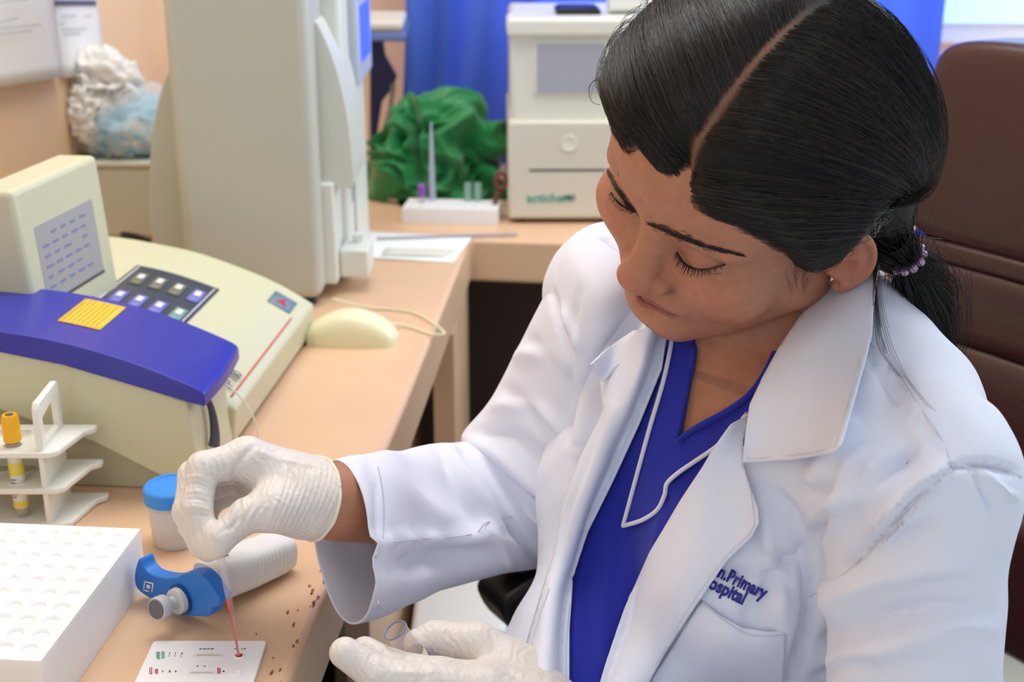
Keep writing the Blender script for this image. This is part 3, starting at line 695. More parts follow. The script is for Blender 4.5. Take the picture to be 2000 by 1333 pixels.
def plate_px(poly, p0, n, th, smooth_n=0):
    n = np.asarray(n, float); n = n / np.linalg.norm(n); q = spline(poly, smooth_n, closed=True) if smooth_n else np.array(poly, float)
    A_ = np.array([onplane(x, y, p0, n) for x, y in q]); m = len(A_)
    V = np.concatenate([A_, A_ + n * th]); Fs = [tuple(range(m)), tuple(range(2 * m - 1, m - 1, -1))] + [(i, (i + 1) % m, (i + 1) % m + m, i + m) for i in range(m)]
    return fixn((V, Fs))
hook = [(273, 1091), (281, 1110), (298, 1124), (335, 1130), (362, 1121), (385, 1121), (402, 1134), (418, 1156), (428, 1172), (424, 1186), (413, 1190), (410, 1202), (396, 1206), (342, 1200), (328, 1186), (296, 1172), (268, 1152), (262, 1128), (266, 1104)]
obj('finger_rest', plate_px(hook, p0, ax, 0.013, 4), bl, pp, bevel=0.0018, seg=3)
capb = []
c0 = onplane(352, 1172, p0 - ax * 0.001, ax)
obj('collar_shade_disc', lathe([(0.0, 0.0), (0.0125, 0.0)], 28, c0 - ax * 0.0004, ax, caps=False), mat('recess_shade_blue', (24, 78, 150), 0.5), pp)  # darker flat disc stands in for the shaded hole round the plunger
lt = mat('light_grey_plastic', (206, 208, 206), 0.35)
obj('collar', lathe([(0.0105, -0.0010), (0.0102, -0.005), (0.0080, -0.0065), (0.0050, -0.0065)], 28, c0, ax, caps=False), lt, pp)
kn = onz(308, 1190, 0.7745)
kax = (c0 - kn); kL = np.linalg.norm(kax); kax /= kL
obj('plunger_rod', lathe([(0.0050, 0.0), (0.0050, kL - 0.006)], 24, kn, kax), lt, pp)
pbn = []
V, Fs = lathe([(0.0, -0.0015), (0.0086, -0.0015), (0.0092, 0.0), (0.0092, 0.007), (0.0075, 0.009), (0.005, 0.0095)], 48, kn, kax, caps=False)
for i in range(len(V)):
    r_ = V[i] - kn; hgt = r_ @ kax; rad = r_ - kax * hgt
    if -0.0005 < hgt < 0.0075 and (i % 48) % 2: V[i] = V[i] - rad * 0.05
kb = obj('push_button', (V, Fs), lt, pp)
obj('button_disc', lathe([(0.0, -0.0022), (0.0074, -0.0022), (0.0076, -0.0014)], 32, kn, kax, caps=False), mat('grey_disc', (112, 110, 112), 0.45), kb)
# square emblem on the finger rest
def px_quad(px, off=0.0008):
    A_ = np.array([onplane(x, y, p0, ax) for x, y in px]) - ax * off; return A_, [tuple(range(len(A_)))]
em = obj('square_emblem', joing(*[px_quad(q, 0.0004) for q in ([(283, 1135), (299, 1139), (299, 1141.5), (283, 1137.5)], [(283, 1135), (285, 1135.5), (282, 1154), (280, 1153)], [(299, 1139), (301, 1140), (298, 1158), (296, 1157)], [(280, 1151.5), (291, 1154), (291, 1156.5), (280, 1154)], [(287, 1142), (294, 1144), (293, 1151), (286, 1149)])]), white, pp, solid=0.0003)
gt = P(418, 1140, 1.05)
tp0 = pa + ax * 0.052 + up * 0.0205
obj('volume_text', text_geo('100', 0.0062, pa + ax * 0.058 + up * (0.0197) + sd * 0.004, ax, -sd, thick=0.0003), mat('print_grey', (110, 110, 115), 0.6), pp)

# ---- test card
cd = thing('test_cassette', 'white two-strip rapid test card under the dropper tip', 'test card', (-0.227, 0.83, 0.75))
cw = mat('white_card', (246, 246, 246), 0.4)
def rrect(x0, x1, y0, y1, r, n=5):
    out = []
    for cx, cy, a0 in ((x1 - r, y1 - r, 0), (x0 + r, y1 - r, 90), (x0 + r, y0 + r, 180), (x1 - r, y0 + r, 270)):
        for k in range(n + 1): a = math.radians(a0 + 90 * k / n); out.append((cx + r * math.cos(a), cy + r * math.sin(a)))
    return out
obj('card', prism(rrect(-0.2695, -0.1845, 0.788, 0.8685, 0.003), TOP, TOP + 0.0032, 2), cw, cd, bevel=0.0005)
zc = TOP + 0.0034
def cardq(px, th=0.0003, z=zc):
    A_ = np.array([onz(x, y, z) for x, y in px]); return A_, [tuple(range(len(A_)))]
groove = mat('strip_groove', (208, 206, 200), 0.5)
for (x0, x1, y) in ((384, 430, 1281), (373, 416, 1315)):
    obj('test_strip', (lambda c0_, c1_: tube([c0_, c1_], 0.0006, 8))(onz(x0, y, zc), onz(x1, y, zc)), mat('strip_beige', (196, 186, 160), 0.5), cd)
    obj('strip_window', prism(rrect(onz(x0 - 8, y, zc)[0], onz(x1 + 8, y, zc)[0], onz(x0, y, zc)[1] - 0.0022, onz(x0, y, zc)[1] + 0.0022, 0.002), zc - 0.0003, zc, 2), mat('card_shade', (236, 236, 232), 0.5), cd)
w1 = onz(467, 1281, zc)
obj('sample_well', lathe([(0.0028, 0), (0.0036, 0.0008), (0.0044, 0.0)], 24, w1 - [0, 0, 0.0002], caps=False), cw, cd)
blood = mat('blood_red', (196, 26, 30), 0.15, spec=0.6)
obj('blood_drop', xf(sph((0, 0, 0), 0.0026, 16, 8, (1, 1, 0.3)), None, w1 + [0, 0, 0.0001]), blood, cd)
w2 = onz(462, 1315, zc); obj('sample_well', lathe([(0.0024, 0), (0.0032, 0.0008), (0.0040, 0.0)], 24, w2 - [0, 0, 0.0002], caps=False), cw, cd)
def scribble(px0, px1, py, n, hgt, m, vert=False):
    gs = []
    for k in range(n):
        x = px0 + (px1 - px0) * (k + 0.15) / n; w_ = (px1 - px0) / n * (0.55 + 0.3 * rng.random()); h_ = hgt * (0.6 + 0.4 * rng.random())
        gs.append(cardq([(x, py - h_ / 2), (x + w_, py - h_ / 2), (x + w_, py + h_ / 2), (x, py + h_ / 2)]))
    return obj('print', joing(*gs), m, cd, solid=0.0001)
grn = mat('green_print', (70, 160, 130), 0.6); pnk = mat('magenta_print', (206, 70, 120), 0.6); gry = mat('print_grey', (110, 110, 115), 0.6)
for (a, b, y, n, h, m) in ((305, 313, 1282, 3, 14, grn), (315, 322, 1280, 2, 16, grn), (304, 312, 1275, 3, 3, grn), (388, 418, 1268, 4, 2.2, gry), (456, 462, 1268, 2, 2, gry), (470, 480, 1268, 2, 2.2, gry),
                           (330, 333, 1277, 1, 4, gry), (341, 344, 1277, 1, 4, gry), (353, 357, 1277, 1, 4, gry), (328, 331, 1282, 1, 3, gry), (340, 343, 1282, 1, 3, gry), (352, 355, 1282, 1, 3, gry),
                           (291, 298, 1311, 2, 16, pnk), (302, 309, 1312, 2, 12, pnk), (316, 320, 1312, 1, 5, gry), (329, 333, 1312, 1, 5, gry), (341, 345, 1312, 1, 5, gry),
                           (383, 388, 1302, 1, 2, gry), (396, 402, 1302, 1, 2, gry), (424, 431, 1311, 2, 16, pnk), (434, 440, 1312, 1, 2.4, mat('print_dark', (60, 60, 70), 0.5))):
    scribble(a, b, y, n, h, m)

# ---- dropper held in the gloved hand
dt = onz(466, 1280, zc + 0.0016); dtop = P(425, 1060, 0.957); dv = dtop - dt
dr = thing('capillary_dropper', 'thin clear dropper tube half filled with blood held over the test card', 'dropper', dt)
LL = [(0.0, 0.0010), (0.28, 0.0011), (0.36, 0.0012), (0.42, 0.0022), (0.55, 0.0026), (1.0, 0.0028)]
pts = [dt + dv * a + np.array([0.0008, 0, 0]) * math.sin(a * 3) for a, _ in LL]
obj('tube_wall', tube(pts, [r for _, r in LL], 16), mat('dropper_plastic', (240, 226, 226), 0.08, alpha=0.22, spec=0.8), dr)
obj('blood_column', tube([dt + dv * a for a in (0.0, 0.2, 0.36)], [0.0008, 0.0009, 0.0009], 10), mat('blood_thin', (206, 70, 66), 0.2), dr)
obj('blood_column', tube([dt + dv * a for a in (0.36, 0.42, 0.50)], [0.0011, 0.0021, 0.0021], 10), blood, dr)

# ---- papers and rod by the far counter
pap = mat('white_paper', (240, 241, 238), 0.8)
def flatsheet(px, z, th=0.0004, wob=0.0012):
    q = [onz(x, y, z) for x, y in px]; V = []; n = 10
    for j in range(n):
        for i in range(n):
            u, v = i / (n - 1), j / (n - 1); p = (q[0] * (1 - u) + q[1] * u) * (1 - v) + (q[3] * (1 - u) + q[2] * u) * v
            V.append(p + [0, 0, wob * (0.5 + 0.5 * math.sin(u * 5 + v * 4))])
    return np.array(V), [(j * n + i, j * n + i + 1, (j + 1) * n + i + 1, (j + 1) * n + i) for j in range(n - 1) for i in range(n - 1)]
pc = tag(obj('paper_sheet', flatsheet([(700, 505), (886, 513), (922, 466), (700, 450)], TOP + 0.0005), pap, solid=0.0004), 'white paper sheet lying where the two worktops meet', 'paper')
obj('printed_panel', flatsheet([(745, 500), (868, 501), (893, 488), (755, 485)], TOP + 0.0022), mat('paper_print_beige', (214, 214, 196), 0.8), pc, solid=0.0002)
tag(obj('stirring_rod', tube([onz(735, 466, TOP + .004), onz(1010, 458, TOP + .004)], 0.0022, 8), mat('steel', (190, 190, 200), 0.3, 0.8)), 'thin metal rod lying on the white sheet and back counter', 'rod')
# wall papers
wn = rz(math.radians(-4.3)) @ np.array([1.0, 0, 0]); wp = np.array([-0.69, 1.9, 1.0]) + wn * 0.004
def wallsheet(px, off, n=10, curl=0.006):
    q = [onplane(x, y, wp + wn * off, wn) for x, y in px]; V = []
    for j in range(n):
        for i in range(n):
            u, v = i / (n - 1), j / (n - 1); V.append((q[0] * (1 - u) + q[1] * u) * (1 - v) + (q[3] * (1 - u) + q[2] * u) * v + wn * (curl * v * v * (0.6 + 0.4 * math.sin(u * 4))))
    return np.array(V), [(j * n + i, j * n + i + 1, (j + 1) * n + i + 1, (j + 1) * n + i) for j in range(n - 1) for i in range(n - 1)]
w2_ = tag(obj('notice_paper', wallsheet([(95, -90), (182, -90), (207, 145), (120, 152)], 0.002), pap, solid=0.0005), 'white notice with dark header bar pinned on the peach wall, partly covered', 'paper')
obj('header_bar', wallsheet([(106, 0), (187, 0), (189, 11), (107, 11)], 0.005, curl=0.0), mat('header_navy', (96, 98, 130), 0.7), w2_, solid=0.0003)
ln = mat('faint_print', (186, 188, 200), 0.8)
for k, (x0, x1, y) in enumerate(((120, 150, 30), (165, 180, 30), (118, 126, 46), (122, 170, 56), (124, 158, 65))):
    obj('print_line', wallsheet([(x0, y), (x1, y - 1), (x1, y + 1), (x0, y + 2)], 0.006, 3, 0.0), ln, w2_, solid=0.0002)
w1_ = tag(obj('notice_paper', wallsheet([(-60, -80), (92, -90), (122, 150), (-60, 178)], 0.010), pap, solid=0.0005), 'large white notice on the peach wall, the leftmost sheet', 'paper')
for k, (x0, x1, y) in enumerate(((-20, 55, 5), (0, 36, 42), (0, 80, 55), (0, 62, 66))):
    obj('print_line', wallsheet([(x0, y), (x1, y - 8), (x1, y - 6), (x0, y + 2)], 0.020, 3, 0.0), ln, w1_, solid=0.0002)

# ---- bracket device with cable in front of the curtain
bk = thing('barcode_scanner', 'beige and navy scanner head on a short stand beside the tall analyser', 'scanner', (-0.22, 2.42, 0.75))
obj('head', prism([(2.36, 1.035), (2.47, 1.043), (2.47, 1.060), (2.36, 1.052)], -0.31, -0.190, 0), mat('beige_plastic', (214, 210, 196), 0.45), bk, bevel=0.006, seg=3)
obj('head_underside', prism([(2.355, 1.018), (2.46, 1.02), (2.47, 1.045), (2.36, 1.035)], -0.27, -0.184, 0), mat('slate_blue_plastic', (96, 110, 160), 0.45), bk, bevel=0.004)
obj('stand', plate_px([(722, 60), (745, 65), (752, 110), (775, 150), (765, 175), (745, 200), (722, 355)], (0, 2.43, 1), (0, 1, 0), 0.02), mat('dark_navy_plastic', (44, 50, 92), 0.5), bk, bevel=0.003)
obj('cable', tube(spline([wy(768, 165, 2.40), wy(762, 210, 2.39), wy(750, 260, 2.36), wy(752, 310, 2.34), wy(768, 350, 2.30), onz(790, 385, .754)], 8), 0.0042, 8), mat('grey_cable', (120, 118, 104), 0.5), bk)
obj('cable', tube(spline([onz(735, 372, .756), onz(755, 388, .756), onz(776, 392, .756)], 8), 0.004, 8), mat('beige_cable', (186, 182, 150), 0.5), bk)

# ---- heap of green cloth
def heap(cx, cy, z, rx, ry, hgt, seed, fold=0.5, prof=None, n=150):
    V = []; Fs = []; m = n // 2; r0 = np.random.default_rng(seed); ph = r0.random((14, 4)) * 6.28
    A_ = np.linspace(0, 2 * math.pi, n, endpoint=False); B_ = np.linspace(0.0, 1.0, m)
    a, b = np.meshgrid(A_, B_); dx = np.cos(a); dy = np.sin(a)
    q = np.stack([dx * b * rx * 30 + seed * 7, dy * b * ry * 30, np.zeros_like(a) + seed], -1).reshape(-1, 3)
    w = q + 1.2 * np.stack([vnoise(q * 0.7 + 5), vnoise(q * 0.7 + 11), 0 * q[:, 0]], -1)
    rd = 1 - np.abs(vnoise(w * 0.42)) * 1.1; rd2 = 1 - np.abs(vnoise(w * 0.9 + 9)) * 0.8
    f = (rd * 0.7 + rd2 * 0.3).reshape(a.shape)
    hh = hgt * np.sqrt(np.clip(1 - b ** 2.4, 0, 1)); hh = hh * (1 - fold * 0.35 + fold * 0.55 * f) * (b < 1)
    rr = b * (1 + 0.12 * np.sin(3 * a + seed) + 0.06 * np.sin(7 * a)); X_ = cx + dx * rx * rr; Y_ = cy + dy * ry * rr
    V = np.stack([X_, Y_, z + np.maximum(hh, 0.0)], -1).reshape(-1, 3)
    Fs = [(j * n + i, j * n + (i + 1) % n, (j + 1) * n + (i + 1) % n, (j + 1) * n + i) for j in range(m - 1) for i in range(n)]
    Fs.append(tuple((m - 1) * n + i for i in range(n - 1, -1, -1)))
    return V, Fs
gm = mat('green_satin_cloth', (16, 128, 62), 0.42, spec=0.5, sheen=0.3)
def blob(c, r, amp, sc, seed, m, name, par, sub=(60, 40), zmin=0.877):
    V, Fs = sph(c, 1.0, sub[0], sub[1], r); N = (V - np.array(c)) / (np.array(r) ** 2); N /= np.linalg.norm(N, axis=1)[:, None] + 1e-9
    w = V * sc + seed; w = w + 0.8 * np.stack([vnoise(w), vnoise(w + 7), vnoise(w + 13)], -1); d = (0.6 - np.abs(vnoise(w))) * amp + 0.5 * amp * (0.5 - np.abs(vnoise(w * 2.3)))
    V = V + N * d[:, None]; V[:, 2] = np.maximum(V[:, 2], zmin)
    return obj(name, (V, Fs), m, par, angle=180)
tag(blob((-0.122, 2.325, 0.79), (0.118, 0.064, 0.130), 0.036, 15, 4, gm, 'cloth_bundle', None, (200, 140), TOP), 'crumpled shiny green cloth heaped in front of the blue curtain', 'cloth')
# ---- plastic bag with masks
bagm = mat('thin_white_plastic_film', (250, 248, 242), 0.3, alpha=0.36, spec=0.6, bump=0.4, bscale=40)
bagk = mat('bunched_white_film', (250, 246, 238), 0.35, alpha=0.85, spec=0.5)
bagc = mat('pale_blue_masks', (110, 195, 232), 0.7, var=0.35, vscale=16, dark=(232, 240, 244), dark_scale=18, dark_amt=0.75)
bg_ = thing('plastic_bag', 'knotted white plastic bag full of blue masks on the beige bin', 'bag', (-0.60, 2.10, 0.876))
blob((-0.604, 2.10, 0.918), (0.088, 0.070, 0.050), 0.008, 28, 3, bagc, 'mask_contents', bg_)
blob((-0.604, 2.10, 0.922), (0.096, 0.078, 0.058), 0.014, 30, 9, bagm, 'film', bg_)
blob((-0.640, 2.09, 0.985), (0.055, 0.045, 0.048), 0.020, 38, 21, bagk, 'film_knot', bg_)
blob((-0.655, 2.05, 0.945), (0.024, 0.025, 0.042), 0.012, 50, 31, bagk, 'film_tail', bg_)
# ---- floor things seen between sleeve and glove
wb = thing('storage_box', 'white box standing on the floor beyond the gloved hand', 'box', (-0.09, 1.9, 0))
obj('body', box(-0.135, -0.010, 1.58, 1.92, 0.0, 0.30), white, wb, bevel=0.01, seg=3)
obj('lid', box(-0.138, -0.007, 1.575, 1.925, 0.30, 0.325), white, wb, bevel=0.008, seg=3)
wg = thing('waste_bin', 'green plastic bin on the floor behind the armrest', 'bin', (0.075, 1.84, 0))
obj('bucket', lathe([(0.0, 0.0), (0.06, 0.0), (0.075, 0.30), (0.069, 0.30), (0.055, 0.01), (0, 0.01)], 32, (0.075, 1.84, 0), caps=False), mat('green_bin_plastic', (70, 150, 50), 0.5), wg)
obj('rim', lathe([(0.069, 0.298), (0.078, 0.298), (0.078, 0.31), (0.069, 0.31), (0.069, 0.298)], 32, (0.075, 1.84, 0), caps=False), mat('green_bin_plastic', (70, 150, 50), 0.5), wg)
# ================================================================ PERSON
HM = np.array([[0.6342, -0.7731, -0.0258], [-0.6437, -0.5085, -0.5714], [-0.4278, -0.3789, 0.8201]])   # columns: her left, facing, up
HO = np.array([0.0975, 0.8677, 1.0722])                                                                # point between the eyes
HS = np.array([1.14, 0.93, 0.93])
def H(x, y, z): return HO + HM @ (np.array([x, y, z], float) * HS)
def loc(p): return ((np.asarray(p) - HO) @ HM) / HS
Ft = np.array([-0.853, -0.52, 0.0]); Ft /= np.linalg.norm(Ft); Lt = np.array([0.52, -0.853, 0.0]); Lt /= np.linalg.norm(Lt); Zt = np.array([0, 0, 1.0])
TM = np.stack([Lt, Ft, Zt], 1)
NB = np.array([0.180, 0.900, 0.985])
SR = P(1200, 565, 1.075); SL = np.array([0.252, 0.735, 0.960])
ER = P(1000, 1010, 1.265); WR = P(655, 980, 1.004)
EL = np.array([0.252, 0.690, 0.70]); WL = P(1125, 1480, .930)
CH = np.array([0.168, 0.897, 0.865]); BE = np.array([0.205, 0.920, 0.70]); HP = np.array([0.245, 0.945, 0.53])
def sub(a, b, k): return smax(a, -b, k)
SL += [-.004, 0, -.008]
for _v, _k in ((NB, 1.07), (SR, 1.04), (SL, 1.065), (CH, 1.075), (BE, 1.06), (HP, 1.05), (EL, 1.05)): _v[:] = _C + (_v - _C) * _k
HP[2] = .53; BE[2] = .68
def head_sdf(p):
    q = loc(p); s = q.copy(); s[:, 0] = np.abs(s[:, 0])
    d = ell(s, (0, -.092, .036), (.075, .094, .084))
    d = smin(d, ell(s, (0, -.046, .040), (.067, .051, .052)), .02)
    d = smin(d, ell(s, (0, -.052, -.030), (.067, .054, .068)), .02)
    d = smin(d, ell(s, (0, -.038, -.068), (.047, .043, .041)), .02)
    d = smin(d, cone(s, (.051, -.076, -.060), (.013, -.016, -.104), .022, .0165), .022)
    d = smin(d, ell(s, (0, -.011, -.104), (.019, .016, .016)), .014)
    d = smin(d, ell(s, (.042, -.024, -.034), (.026, .023, .027)), .016)
    d = smin(d, cone(s, (.012, -.004, .017), (.046, -.016, .018), .0085, .009), .012)
    d = sub(d, ell(s, (.031, .013, -.001), (.018, .014, .0115)), .010)
    d = smin(d, ell(s, (.0315, -.0135, -.002), (.0155, .0145, .0135)), .0035)
    # nose
    d = smin(d, cone(s, (0, -.003, .012), (0, .012, -.034), .0074, .0105), .010)
    d = smin(d, ell(s, (0, .0180, -.0408), (.0132, .0128, .0114)), .006)
    d = smin(d, ell(s, (.0125, .0065, -.0440), (.0070, .0100, .0070)), .0045)
    d = smin(d, cone(s, (0, .013, -.0475), (0, .003, -.053), .0038, .004), .004)
    d = sub(d, ell(s, (.0062, .0125, -.0510), (.0030, .0055, .0040)), .0015)
    # mouth
    d = smin(d, ell(s, (0, -.006, -.0650), (.027, .0155, .016)), .010)
    d = smin(d, cone(s, (.0035, .0080, -.0665), (.0225, -.0030, -.0722), .0050, .0024), .003)
    d = smin(d, cone(s, (.0, .0068, -.0785), (.0185, -.0030, -.0750), .0072, .0034), .004)
    gx = s[:, 0]; zl = -.0716 - 2.2 * gx * gx + .0010 * np.cos(gx * 180) * (gx < .02)
    gr = np.maximum(np.abs(q[:, 2] - zl) - .0007, gx - .0245); gr = np.maximum(gr, -(q[:, 1] + .012))
    d = smax(d, -(gr - .0006), .0016)
    d = sub(d, ell(s, (0, .012, -.0880), (.016, .009, .0055)), .008)
    # closed-lid line and lid fold
    zl = -.0072 + 10.0 * (s[:, 0] - .031) ** 2
    gr = np.maximum(np.abs(q[:, 2] - zl) - .0004, np.abs(s[:, 0] - .0315) - .0145); d = smax(d, -np.maximum(gr, -(q[:, 1] + .02)) + .0002, .0012)
    zl = .0075 - 9.0 * (s[:, 0] - .031) ** 2
    gr = np.maximum(np.abs(q[:, 2] - zl) - .0002, np.abs(s[:, 0] - .0315) - .013); d = smax(d, -np.maximum(gr, -(q[:, 1] + .02)) - .0003, .0014)
    # ear: tilted slightly out
    e = s - np.array([.0755, -.096, -.020]); c, n = math.cos(.38), math.sin(.38)
    ex = e[:, 0] * c + e[:, 1] * n; ey = -e[:, 0] * n + e[:, 1] * c; c2, n2 = math.cos(-.22), math.sin(-.22); ez = e[:, 2] * c2 - ey * n2; ey = e[:, 2] * n2 + ey * c2
    E_ = np.stack([ex, ey, ez], 1)
    ear = ell(E_, (.004, -.004, 0), (.0045, .016, .029))
    rr = np.sqrt((ey + .004) ** 2 / .0165 ** 2 + (ez - .002) ** 2 / .0285 ** 2); rim = np.sqrt(((rr - 1) * .021) ** 2 + (ex - .0065) ** 2) - .0034
    rim = np.where((ey > .006) & (ez < .004), 1e-2, rim)
    ear = smin(ear, rim, .003); ear = smin(ear, ell(E_, (.0045, .002, -.029), (.0045, .0075, .0080)), .004)
    ear = smin(ear, ell(E_, (.003, .009, -.006), (.0045, .004, .006)), .003)
    ear = sub(ear, ell(E_, (.0095, .0005, -.006), (.0065, .0085, .0115)), .003)
    ear = sub(ear, ell(E_, (.0100, -.005, .014), (.0045, .0065, .0085)), .003)
    d = smin(d, ear, .004)
    return d * .93
ZL = np.array([[0, .064], [14, .068], [18, .055], [26, .051], [38, .050], [51, .034], [63, .006], [68, -.026], [74, -.052], [79, -.040], [85, .008], [108, .018], [120, -.02], [134, -.072], [180, -.078]])
def hairline(q):
    az = np.degrees(np.arctan2(np.abs(q[:, 0]) * 1.14 / .93, q[:, 1] + .09)); return sum(np.interp(az + o, ZL[:, 0], ZL[:, 1]) for o in (-4, -2, 0, 2, 4)) / 5 + .0012 * vnoise(np.stack([az / 3.5 + 50, q[:, 0] * 0 + np.sign(q[:, 0]) * 3, az * 0], 1)), az
PARTX = .017
def hair_sdf(p, raw=False):
    q = loc(p); zl, az = hairline(q); e = q[:, 2] - zl
    sk = smin(ell(q, (0, -.092, .036), (.075, .094, .084)), ell(q, (0, -.046, .040), (.067, .051, .052)), .02)
    full = ell(q, (HCX, HCY, HCZ), (HRX, HRY, HRZ))
    w = np.clip(e / np.where((az > 70) & (az < 118), .052, .040), 0, 1); w = w * w * (3 - 2 * w); pt = np.exp(-((q[:, 0] - PARTX - .1 * np.clip(q[:, 1] + .02, -.2, 0) ) / .010) ** 2) * np.clip((q[:, 2] - .055) / .02, 0, 1) * np.clip((q[:, 1] + .15) / .05, 0, 1)
    d = (sk - .0010) * (1 - w) + full * w + .004 * pt
    d = smax(d, -(e) , .003) if not raw else d
    if not raw: s = np.c_[np.abs(q[:, 0]), q[:, 1:]]; d = smax(d, -ell(s, (.088, -.100, -.014), (.016, .025, .034)), .004)
    return d * .93
HCX, HCY, HCZ, HRX, HRY, HRZ = 0, -.100, .040, .098, .120, .107
def torso_sdf(p):
    d = ell(p, CH, (.150, .098, .150), TM)
    d = smin(d, ell(p, BE, (.132, .102, .17), TM), .05)
    d = smin(d, ell(p, HP, (.165, .120, .125), TM), .05)
    d = smin(d, cone(p, NB - [0, 0, .045], SR - [0, 0, .005], .050, .038), .04)
    d = smin(d, cone(p, NB - [0, 0, .045], SL - [0, 0, .005], .048, .042), .04)
    for s in (-1, 1): d = smin(d, ell(p, CH + Lt * s * .062 + Ft * .066 + Zt * -.015, (.055, .050, .058), TM), .03)
    return d
def hang_sdf(p):   # front of the loose clothes hanging forward of the belly
    return cone(p, CH + Ft * .050 - Lt * .050 - Zt * .03, P(1150, 1420, 1.03), .048, .085)
def neck_sdf(p):
    d = cone(p, H(0, -.118, -.050), NB - [0, 0, .02], .044, .052)
    d = smin(d, cone(p, H(0, -.096, -.075), NB + Ft * .030 - Zt * .025, .018, .024), .03)
    d = smin(d, cone(p, H(.055, -.096, -.052), NB + Lt * .015 - Zt * .02, .018, .028), .02)
    return d
def arms_sdf(p):
    d = cone(p, SR, ER, .040, .032); d = smin(d, cone(p, ER, WR, .029, .0238), .01)
    e = cone(p, SL, EL, .041, .034); e = smin(e, cone(p, EL, WL, .033, .026), .01)
    return np.minimum(d, e)
def body_sdf(p):
    d = smin(head_sdf(p), neck_sdf(p), .008); t = smin(torso_sdf(p) + .003, arms_sdf(p), .02)
    d = smin(d, t, .03)
    hr = cone(p, WR, P(600, 975, 1.003), .0238, .020); return np.maximum(np.minimum(d, hr), .458 - p[:, 2])
def boxcut(V, Fq, keep):
    k = keep[Fq].all(1); Fq = Fq[k]; u, inv = np.unique(Fq, return_inverse=True); return V[u], inv.reshape(Fq.shape)
QH = 1.0    # surface resolution factor
hc = H(0, -.07, -.01)
Vh, Fh = sdf_mesh(lambda p: body_sdf(p), hc - .142, hc + .142, .0017 * QH)
Vb, Fb = sdf_mesh(body_sdf, (-.20, .60, .42), (.44, 1.20, 1.13), .0045 * QH)
# one skin surface: fine head, coarser trunk meeting it at the throat
ins = (np.abs(Vb - hc) < .134).all(1)
Vb, Fb = boxcut(Vb, Fb, ~ins)
Vs = np.concatenate([Vh, Vb]); Fs_ = np.concatenate([Fh, Fb + len(Vh)])
# skin tone per point (lips, cheeks, nose, lids are really different in colour; mouth and nostril creases carry painted shade)
q = loc(Vs); ax_ = np.abs(q[:, 0])
base = np.array(lin((176, 122, 96))); colr = np.tile(base, (len(Vs), 1))
def blend(mask, c): 
    global colr
    colr = colr * (1 - mask[:, None]) + np.array(lin(c)) * mask[:, None]
g_ = lambda c, r: np.exp(-(((q - np.array(c)) / np.array(r)) ** 2).sum(1))
g2 = lambda c, r: np.exp(-((((np.c_[ax_, q[:, 1:]]) - np.array(c)) / np.array(r)) ** 2).sum(1))
blend(0.35 * g2((.042, -.015, -.038), (.022, .03, .018)), (204, 118, 96))
blend(0.45 * g_((0, .02, -.042), (.016, .02, .010)), (196, 116, 94))
blend(0.5 * g2((.0315, 0, -.003), (.017, .012, .009)), (150, 100, 86))
blend(0.35 * g2((.020, 0, -.010), (.010, .012, .008)), (140, 98, 84))
lipu = np.clip(1.4 - ((ax_ / .024) ** 2 + ((q[:, 2] + .0690) / .0048) ** 2), 0, 1) * (q[:, 1] > -.012); lipl = np.clip(1.4 - ((ax_ / .0215) ** 2 + ((q[:, 2] + .0762) / .0062) ** 2), 0, 1) * (q[:, 1] > -.012)
blend(0.8 * np.clip(lipu * 1.5, 0, 1), (146, 76, 70)); blend(0.8 * np.clip(lipl * 1.5, 0, 1), (160, 86, 76))
blend(0.75 * np.exp(-((q[:, 2] - (-.0716 - 2.2 * ax_ ** 2)) / .0016) ** 2) * (ax_ < .0235) * (q[:, 1] > -.014), (92, 48, 44))  # shade of the mouth crease put into the skin colour
blend(0.55 * g2((.0195, .002, -.0445), (.003, .008, .006)), (112, 62, 52)); blend(0.5 * g2((.006, .013, -.052), (.004, .006, .004)), (80, 42, 38))  # shade of the nostril wing crease and nostrils put into the colour
blend(0.5 * g2((.080, -.10, -.02), (.014, .03, .04)), (190, 112, 88))
mo_ = H(-.035, .001, .024); blend(0.8 * np.exp(-(np.linalg.norm(Vs - mo_, axis=1) / .0020) ** 2) , (110, 60, 48))
colr *= (1 + 0.05 * vnoise(q * 220))[:, None] * (1 + 0.03 * vnoise(q * 60))[:, None]
def vcol_mat(name, rough, **k):
    m = mat(name, (200, 150, 120), rough, **k); nt = m.node_tree; a = nt.nodes.new('ShaderNodeVertexColor'); a.layer_name = 'tone'
    nt.links.new(a.outputs[0], nt.nodes['Principled BSDF'].inputs['Base Color']); return m
skin = vcol_mat('skin', 0.50, sss=0.25, bump=0.18, bscale=900, spec=0.4)
pe = thing('person', 'woman in white lab coat and blue scrubs, seated, bending over the test card', 'person', (0.24, 0.95, 0.0))
meshobj('body', Vs, Fs_, skin, pe, colors=colr)
BODY = BVHTree.FromPolygons([tuple(v) for v in Vs], [tuple(int(i) for i in f) for f in Fs_])

